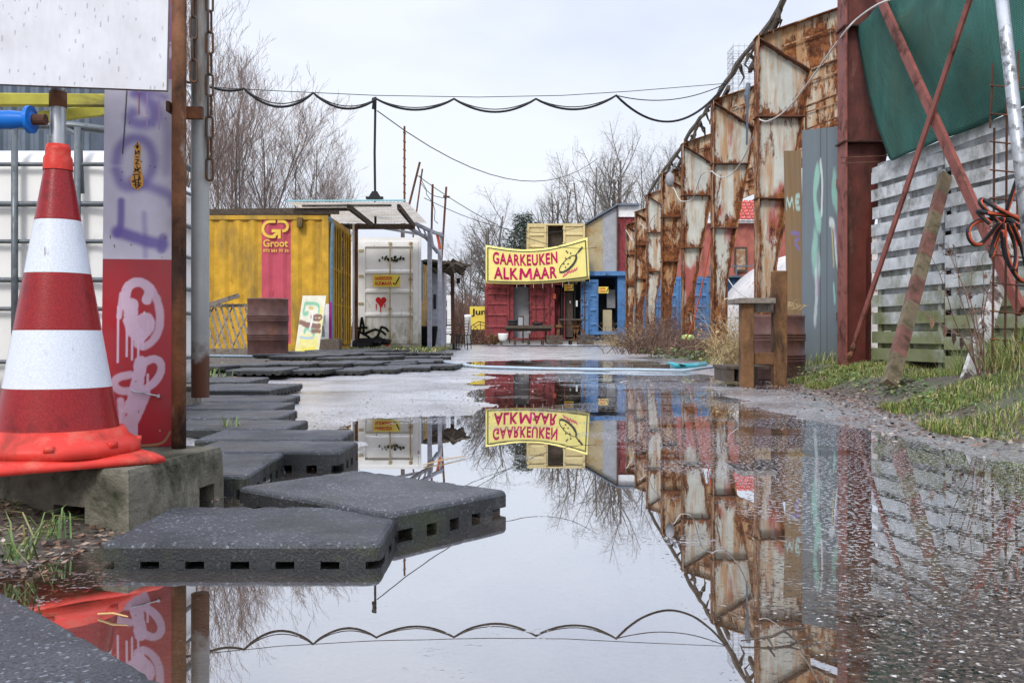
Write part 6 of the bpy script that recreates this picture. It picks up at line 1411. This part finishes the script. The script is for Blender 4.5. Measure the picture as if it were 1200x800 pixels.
m.tube([(bx_,62,0),(bx_,62,cz)],[.2,.02],6); part('trunk', m, M['bark'], t); m = MB(); rs = random.Random(4)
for i in range(9000):
    f = rs.random()**.8; z = cz*(1-f*.85); rad = (.5+3.2*f)*rs.random()**.5*(1+.25*math.sin(f*30+i%3)); a = rs.random()*6.283; c = Vector((bx_+rad*math.cos(a),62+rad*math.sin(a),z+rs.uniform(-.2,.2))); u_ = Vector((rs.uniform(-1,1),rs.uniform(-1,1),rs.uniform(-.6,.6)))*.16; v_ = Vector((rs.uniform(-1,1),rs.uniform(-1,1),rs.uniform(-1,1)))*.07; m.add([c-u_,c+v_,c+u_],[(0,1,2)])
part('crown', m, M['evergreen'], t)
# distant scrub
m = MB(); rs = random.Random(12)
for i in range(5200):
    px = rs.uniform(150,1150); d = rs.uniform(75,100); c = P(px,0,d); h = rs.uniform(1.5,5.5)*(.6+.4*math.sin(px*.045)+.3*math.sin(px*.13)); c = Vector((c.x,d,0)); h = max(.8,h)
    l_ = Vector((rs.uniform(-1.1,1.1),rs.uniform(-1,1),h)); m.tube([c, c+l_*.5+Vector((rs.uniform(-.3,.3),0,0)), c+l_],[.035,.03,.012],3,cap=False)
kind(mesh_obj('distant_scrub', m, M['bramble']), 'stuff')
m = MB(); rs = random.Random(13)
for i in range(2600):
    px = rs.uniform(505,575); d = rs.uniform(44,58); x_ = (px-600)/F*d; c = Vector((x_,d,0)); h = rs.uniform(.8,2.6); l_ = Vector((rs.uniform(-.8,.8),rs.uniform(-.5,.5),h)); m.tube([c, c+l_*.5+Vector((rs.uniform(-.2,.2),0,0)), c+l_],[.016,.013,.005],3,cap=False)
kind(mesh_obj('scrub', m, M['bramble']), 'stuff')

# ================================================================ PLANTS, LITTER
rs = random.Random(77)
def blade(m, c, h, lean, w=.004):
    a = rs.random()*6.283; d_ = Vector((math.cos(a),math.sin(a),0)); s = Vector((-d_.y,d_.x,0))*w; l = h*lean*rs.uniform(.3,1.2)
    p1 = c+d_*l*.3+Vector((0,0,h*.6)); p2 = c+d_*l+Vector((0,0,h*(1-.25*lean)))
    m.add([c-s,c+s,p1+s*.8,p1-s*.8,p2],[(0,1,2,3),(3,2,4)])
def scatter(n, fx, fy): return [(fx(), fy()) for _ in range(n)]
# verge grass
pts_x = []; pts_y = []
for i in range(105000):
    y = 2.6*(40/2.6)**rs.random() if i%3 else rs.uniform(3.0,9.0); u = rs.random()**1.6*2.2-.03; pts_x.append(float(verge_x(y))+u); pts_y.append(y)
px_ = np.array(pts_x); py_ = np.array(pts_y); gz_ = height(px_,py_); dens = fbm(px_*2.2,py_*2.2,3,51)+.12*(px_-verge_x(py_)); m = MB(); cnt = 0
for x,y,z,dn in zip(px_,py_,gz_,dens):
    if dn < .015+rs.uniform(-.08,.08): continue
    near = max(.25, 1-y/14); big = (x-verge_x(y) > .65 and y < 6.0)
    hgt = rs.uniform(.015,.05)*(1 if not big else 2.6)*(.6+min(1.2,max(0,dn*6)))*(1 if y < 9 else 1.5)*(1 if y<9 else 1.4); blade(m, Vector((x,y,z-.004)), hgt, rs.uniform(.5,1.5), .0010+.00016*y); cnt += 1
kind(mesh_obj('verge_grass', m, M['grass']), 'stuff')
# long tussock at the right edge
m = MB()
for i in range(17000):
    y = rs.uniform(3.6,5.6); x = float(verge_x(y))+.55+rs.random()**.8*1.5; z = hz(x,y) if i%40==0 or i==0 else z0_
    if i%40 == 0: z0_ = z; xx_, yy_ = x, y
    x = xx_+rs.gauss(0,.07); y = yy_+rs.gauss(0,.07); blade(m, Vector((x,y,z0_-.02)), rs.uniform(.10,.30), rs.uniform(.7,2.2), .0013)
kind(mesh_obj('long_grass', m, M['grass']), 'stuff')
m = MB()
for i in range(3600):
    y = rs.uniform(4.2,8.9); x = float(verge_x(y))+rs.uniform(-.02,.95); c = Vector((x,y,0)); c.z = .10+rs.uniform(-.02,.07)*1; c.z = max(c.z-.03, .0)+.02*rs.random()
    a = rs.random()*6.283; s_ = rs.uniform(.005,.014); u_ = Vector((math.cos(a),math.sin(a),rs.uniform(-.2,.5)))*s_*1.3; v_ = Vector((-math.sin(a),math.cos(a),rs.uniform(-.2,.4)))*s_; m.add([c-u_,c-v_*.8,c+u_,c+v_*.8],[(0,1,2,3)])
kind(mesh_obj('ground_ivy', m, M['weed']), 'stuff')
m = MB()   # litter along the verge edge and the left dirt
def leaf(m, x, y, z, s):
    a = rs.random()*6.283; u_ = Vector((math.cos(a),math.sin(a),rs.uniform(-.3,.3)))*s; v_ = Vector((-math.sin(a),math.cos(a),rs.uniform(-.5,.5)))*s*rs.uniform(.3,.6); c = Vector((x,y,z+.25*s)); m.add([c-u_,c-v_,c+u_,c+v_],[(0,1,2,3)])
lx_ = []; 
for i in range(3600): y = rs.uniform(3.2,10); lx_.append((float(verge_x(y))+rs.gauss(-.02,.16), y, rs.uniform(.006,.018)))
for i in range(3200): lx_.append((rs.uniform(-1.9,-.80), rs.uniform(1.5,2.3), rs.uniform(.004,.012)))
for i in range(1500): y = rs.uniform(6,22); lx_.append((float(left_x(y))-rs.uniform(-.2,4), y, rs.uniform(.01,.03)))
for i in range(500): y = rs.uniform(2.2,12); lx_.append((rs.uniform(-.9,2.2), y, rs.uniform(.004,.012)))
A = np.array(lx_); zz = height(A[:,0],A[:,1])
for (x,y,s),z in zip(lx_,zz): leaf(m, x, y, max(z,.001), s)
kind(mesh_obj('leaf_litter', m, M['litter']), 'stuff')
m = MB()   # grit on the asphalt and afloat
gl_ = [(rs.uniform(-1,3), 1.0*(12.**rs.random())) for _ in range(5000)]; A = np.array(gl_); zz = height(A[:,0],A[:,1])
for (x,y),z in zip(gl_,zz):
    if z < -.003: continue
    s = rs.uniform(.0012,.0035)*(1 if y < 3 else 1.8); c = Vector((x,y,max(z,0)+s*.3)); m.add([c+Vector((-s,-s*.6,0)),c+Vector((s,-s*.8,0)),c+Vector((s*.5,s,0)),c+Vector((0,0,s))],[(0,1,3),(1,2,3),(2,0,3)])
kind(mesh_obj('grit', m, M['pebble']), 'stuff')
# weeds at the block
for (px,py,n,hh,lb) in ((55,625,26,.085,'green grass tuft at the front of the concrete block'),(18,650,30,.10,'yellow green grass tuft at the left edge of the view'),(8,600,12,.06,'small tuft left of the concrete block')):
    c = G(px,py,.03); m = MB()
    for i in range(n): blade(m, c+Vector((rs.gauss(0,.018),rs.gauss(0,.014),-.01)), rs.uniform(.4,1)*hh, rs.uniform(1.0,2.2), .0018)
    single('grass_tuft', m, M['weed'], lb, 'plant')
c = G(268,500,.05); m = MB()
for i in range(16): blade(m, c+Vector((rs.gauss(0,.03),rs.gauss(0,.03),0)), rs.uniform(.02,.07), 1.2, .003)
single('grass_tuft', m, M['weed'], 'small weed sprouting between the rubber tiles', 'plant')
c = G(243,440,.07); m = MB()
for i in range(50): blade(m, c+Vector((rs.gauss(0,.12),rs.gauss(0,.12),-.02)), rs.uniform(.04,.13), 1.2, .006)
single('grass_tuft', m, M['weed'], 'weeds beside the mats below the broken lattice', 'plant')
# mossy strip left far
m = MB()
for i in range(2500):
    y = rs.uniform(17.5,24); x = rs.uniform(-4.2,-1.5); blade(m, Vector((x,y,hz(x,y) if i%60==0 else .10)), rs.uniform(.03,.12), 1, .008)
kind(mesh_obj('rough_grass', m, M['grass']), 'stuff')
# bramble bush at frame feet
def bush(c, n, rad, hgt, r=.006, mat='bramble', lean=.6):
    m = MB()
    for i in range(n):
        a = rs.random()*6.283; q = c+Vector((rs.gauss(0,rad*.45),rs.gauss(0,rad*.5),0)); pts = [q]; d_ = Vector((math.cos(a)*lean,math.sin(a)*lean,1)); L = hgt*rs.uniform(.35,1)
        for j in range(5):
            d_ = (d_+Vector((rs.uniform(-.5,.5),rs.uniform(-.5,.5),-.16*j*rs.random()))).normalized(); pts.append(pts[-1]+d_*L/5)
        m.tube(pts,[r,r*.9,r*.8,r*.6,r*.5,r*.3],3,cap=False)
        for j in range(3):
            b_ = pts[rs.randint(1,4)]; e_ = b_+Vector((rs.uniform(-1,1),rs.uniform(-1,1),rs.uniform(-.3,1)))*L*.22; m.tube([b_,e_],[r*.5,r*.2],3,cap=False)
            s_ = rs.uniform(.012,.03); u_ = Vector((rs.uniform(-1,1),rs.uniform(-1,1),rs.uniform(-1,1)))*s_; v_ = Vector((rs.uniform(-1,1),rs.uniform(-1,1),rs.uniform(-1,1)))*s_*.6; m.add([e_-u_,e_+v_,e_+u_,e_-v_],[(0,1,2,3)])
    return m
for (px,py,n,rad,hgt,mt,lb,d) in ((768,410,330,.75,.85,'bramble','brown dead bramble bush at the foot of the far rusty frames',17.5),(790,405,150,.5,1.9,'bramble','tall dead climbing stems on the fourth and fifth rusty frames',21.2),(745,405,160,.6,1.0,'drygrass','pale dry grass clump left of the bramble bush',25),(858,410,150,.24,.85,'drygrass','tall dry straw coloured grass behind the timber stand',11.0),(815,410,150,.6,.6,'bramble','low bramble tangle right of the bush',15.5),(722,404,110,.6,.8,'drygrass','dry grass tuft at the foot of the farthest frame',30)):
    c = P(px,0,d); c.z = .08; single('bush' if mt=='bramble' else 'dry_grass_clump', bush(c,n,rad,hgt,.007 if mt=='bramble' else .004,mt), M[mt], lb, 'plant')
m = MB()
for i in range(900):
    x_ = rs.uniform(2.3,3.7); y = rs.uniform(13.5,19); s_ = rs.uniform(.02,.05); a = rs.random()*6.3; c = Vector((x_,y,.06+rs.random()*.16)); u_ = Vector((math.cos(a),math.sin(a),rs.uniform(-.2,.6)))*s_; v_ = Vector((-math.sin(a),math.cos(a),rs.uniform(-.2,.4)))*s_*.7; m.add([c-u_,c-v_,c+u_,c+v_],[(0,1,2,3)])
kind(mesh_obj('low_weeds', m, M['weed']), 'stuff')
m = MB(); c = P(806,396,17); m.lathe([(.0,-.06),(.10,-.05),(.13,.0),(.10,.05),(.0,.07)], c, 12); single('float', m, plain('lime_green',(.45,.60,.20),.5), 'pale green plastic float caught in the bramble bush', 'float', smooth=True)
# dead dock plant in front of the fence
m = MB(); m2 = MB()
base = P(1152,440,4.9)
for i in range(7):
    p = base+Vector((rs.uniform(-.05,.05),0,0)); pts = [p]; dx = rs.uniform(-.35,.12)
    for j in range(6): pts.append(pts[-1]+Vector((dx*.12+rs.uniform(-.015,.015), rs.uniform(-.02,.02), .095+rs.uniform(0,.02))))
    m.tube(pts,[.004,.004,.0035,.003,.0025,.002,.001],4,cap=False)
    for j in range(14):
        b_ = pts[rs.randint(2,6)]; e_ = b_+Vector((rs.uniform(-.07,.07),rs.uniform(-.03,.03),rs.uniform(-.01,.06))); m.tube([b_,e_],[.0015,.001],3,cap=False); s_ = rs.uniform(.005,.012); u_ = Vector((rs.uniform(-1,1),rs.uniform(-1,1),rs.uniform(-1,1)))*s_; v_ = Vector((rs.uniform(-1,1),rs.uniform(-1,1),rs.uniform(-1,1)))*s_; m.add([e_-u_,e_+v_,e_+u_,e_-v_],[(0,1,2,3)])
single('dead_plant', m, M['bramble'], 'dead branching dock plant in front of the white leaning plank', 'plant')
m = MB(); ln = [P(1062,350,5.6),P(1090,372,5.4),P(1120,390,5.2),P(1150,405,5.0)]; m.tube(ln,.003,4)
for (x,y) in ((1092,378),(1107,388),(1118,396),(1127,402),(1138,408)):
    c = P(x,y,5.3); m.add([c+Vector((-.012,0,.03)),c+Vector((.012,.004,.03)),c+Vector((.014,0,-.01)),c+Vector((0,.005,-.04)),c+Vector((-.012,0,-.012))],[(0,1,2,3,4)]); m.tube([c+Vector((0,0,.03)),c+Vector((0,0,.07))],.0015,3)
single('twig', m, M['bramble'], 'thin drooping twig with shrivelled hanging leaves before the fence', 'twig')
m = MB(); m.tube([G(868,754)+Vector((0,0,.004)),G(905,752)+Vector((0,0,.008)),G(925,746)+Vector((0,0,.012)),G(948,740)+Vector((0,0,.006))],[.001,.002,.002,.001],5); m.tube([G(900,752)+Vector((0,0,.006)),G(908,765)+Vector((0,0,.004))],[.002,.001],4); m.tube([G(920,748)+Vector((0,0,.01)),G(938,757)+Vector((0,0,.004))],[.002,.001],4); single('stick', m, M['darkwood'], 'dark forked stick lying in the shallow corner of the puddle', 'stick')
for (a,b,r,lb) in (((115,722),(150,727),.0016,'pale twig floating in front of the nearest rubber tile'),((496,546),(545,536),.0022,'tan stick on the tile edge by the wet patch')):
    m = MB(); pa = G(*a)+Vector((0,0,.004)); pb = G(*b)+Vector((0,0,.006)); m.tube([pa,(pa+pb)/2+Vector((0,0,.003)),pb],[r,r,r*.6],5); single('twig', m, M['pinewood'], lb, 'twig')
m = MB()
for k in range(5): m.obox(P(1050+k*14,449-k*.8,5.9+.05*k), (.16,.10,.035), .1*k); 
single('stone_row', m, M['concrete'], 'row of flat stones half sunk in the verge below the fence', 'stones')
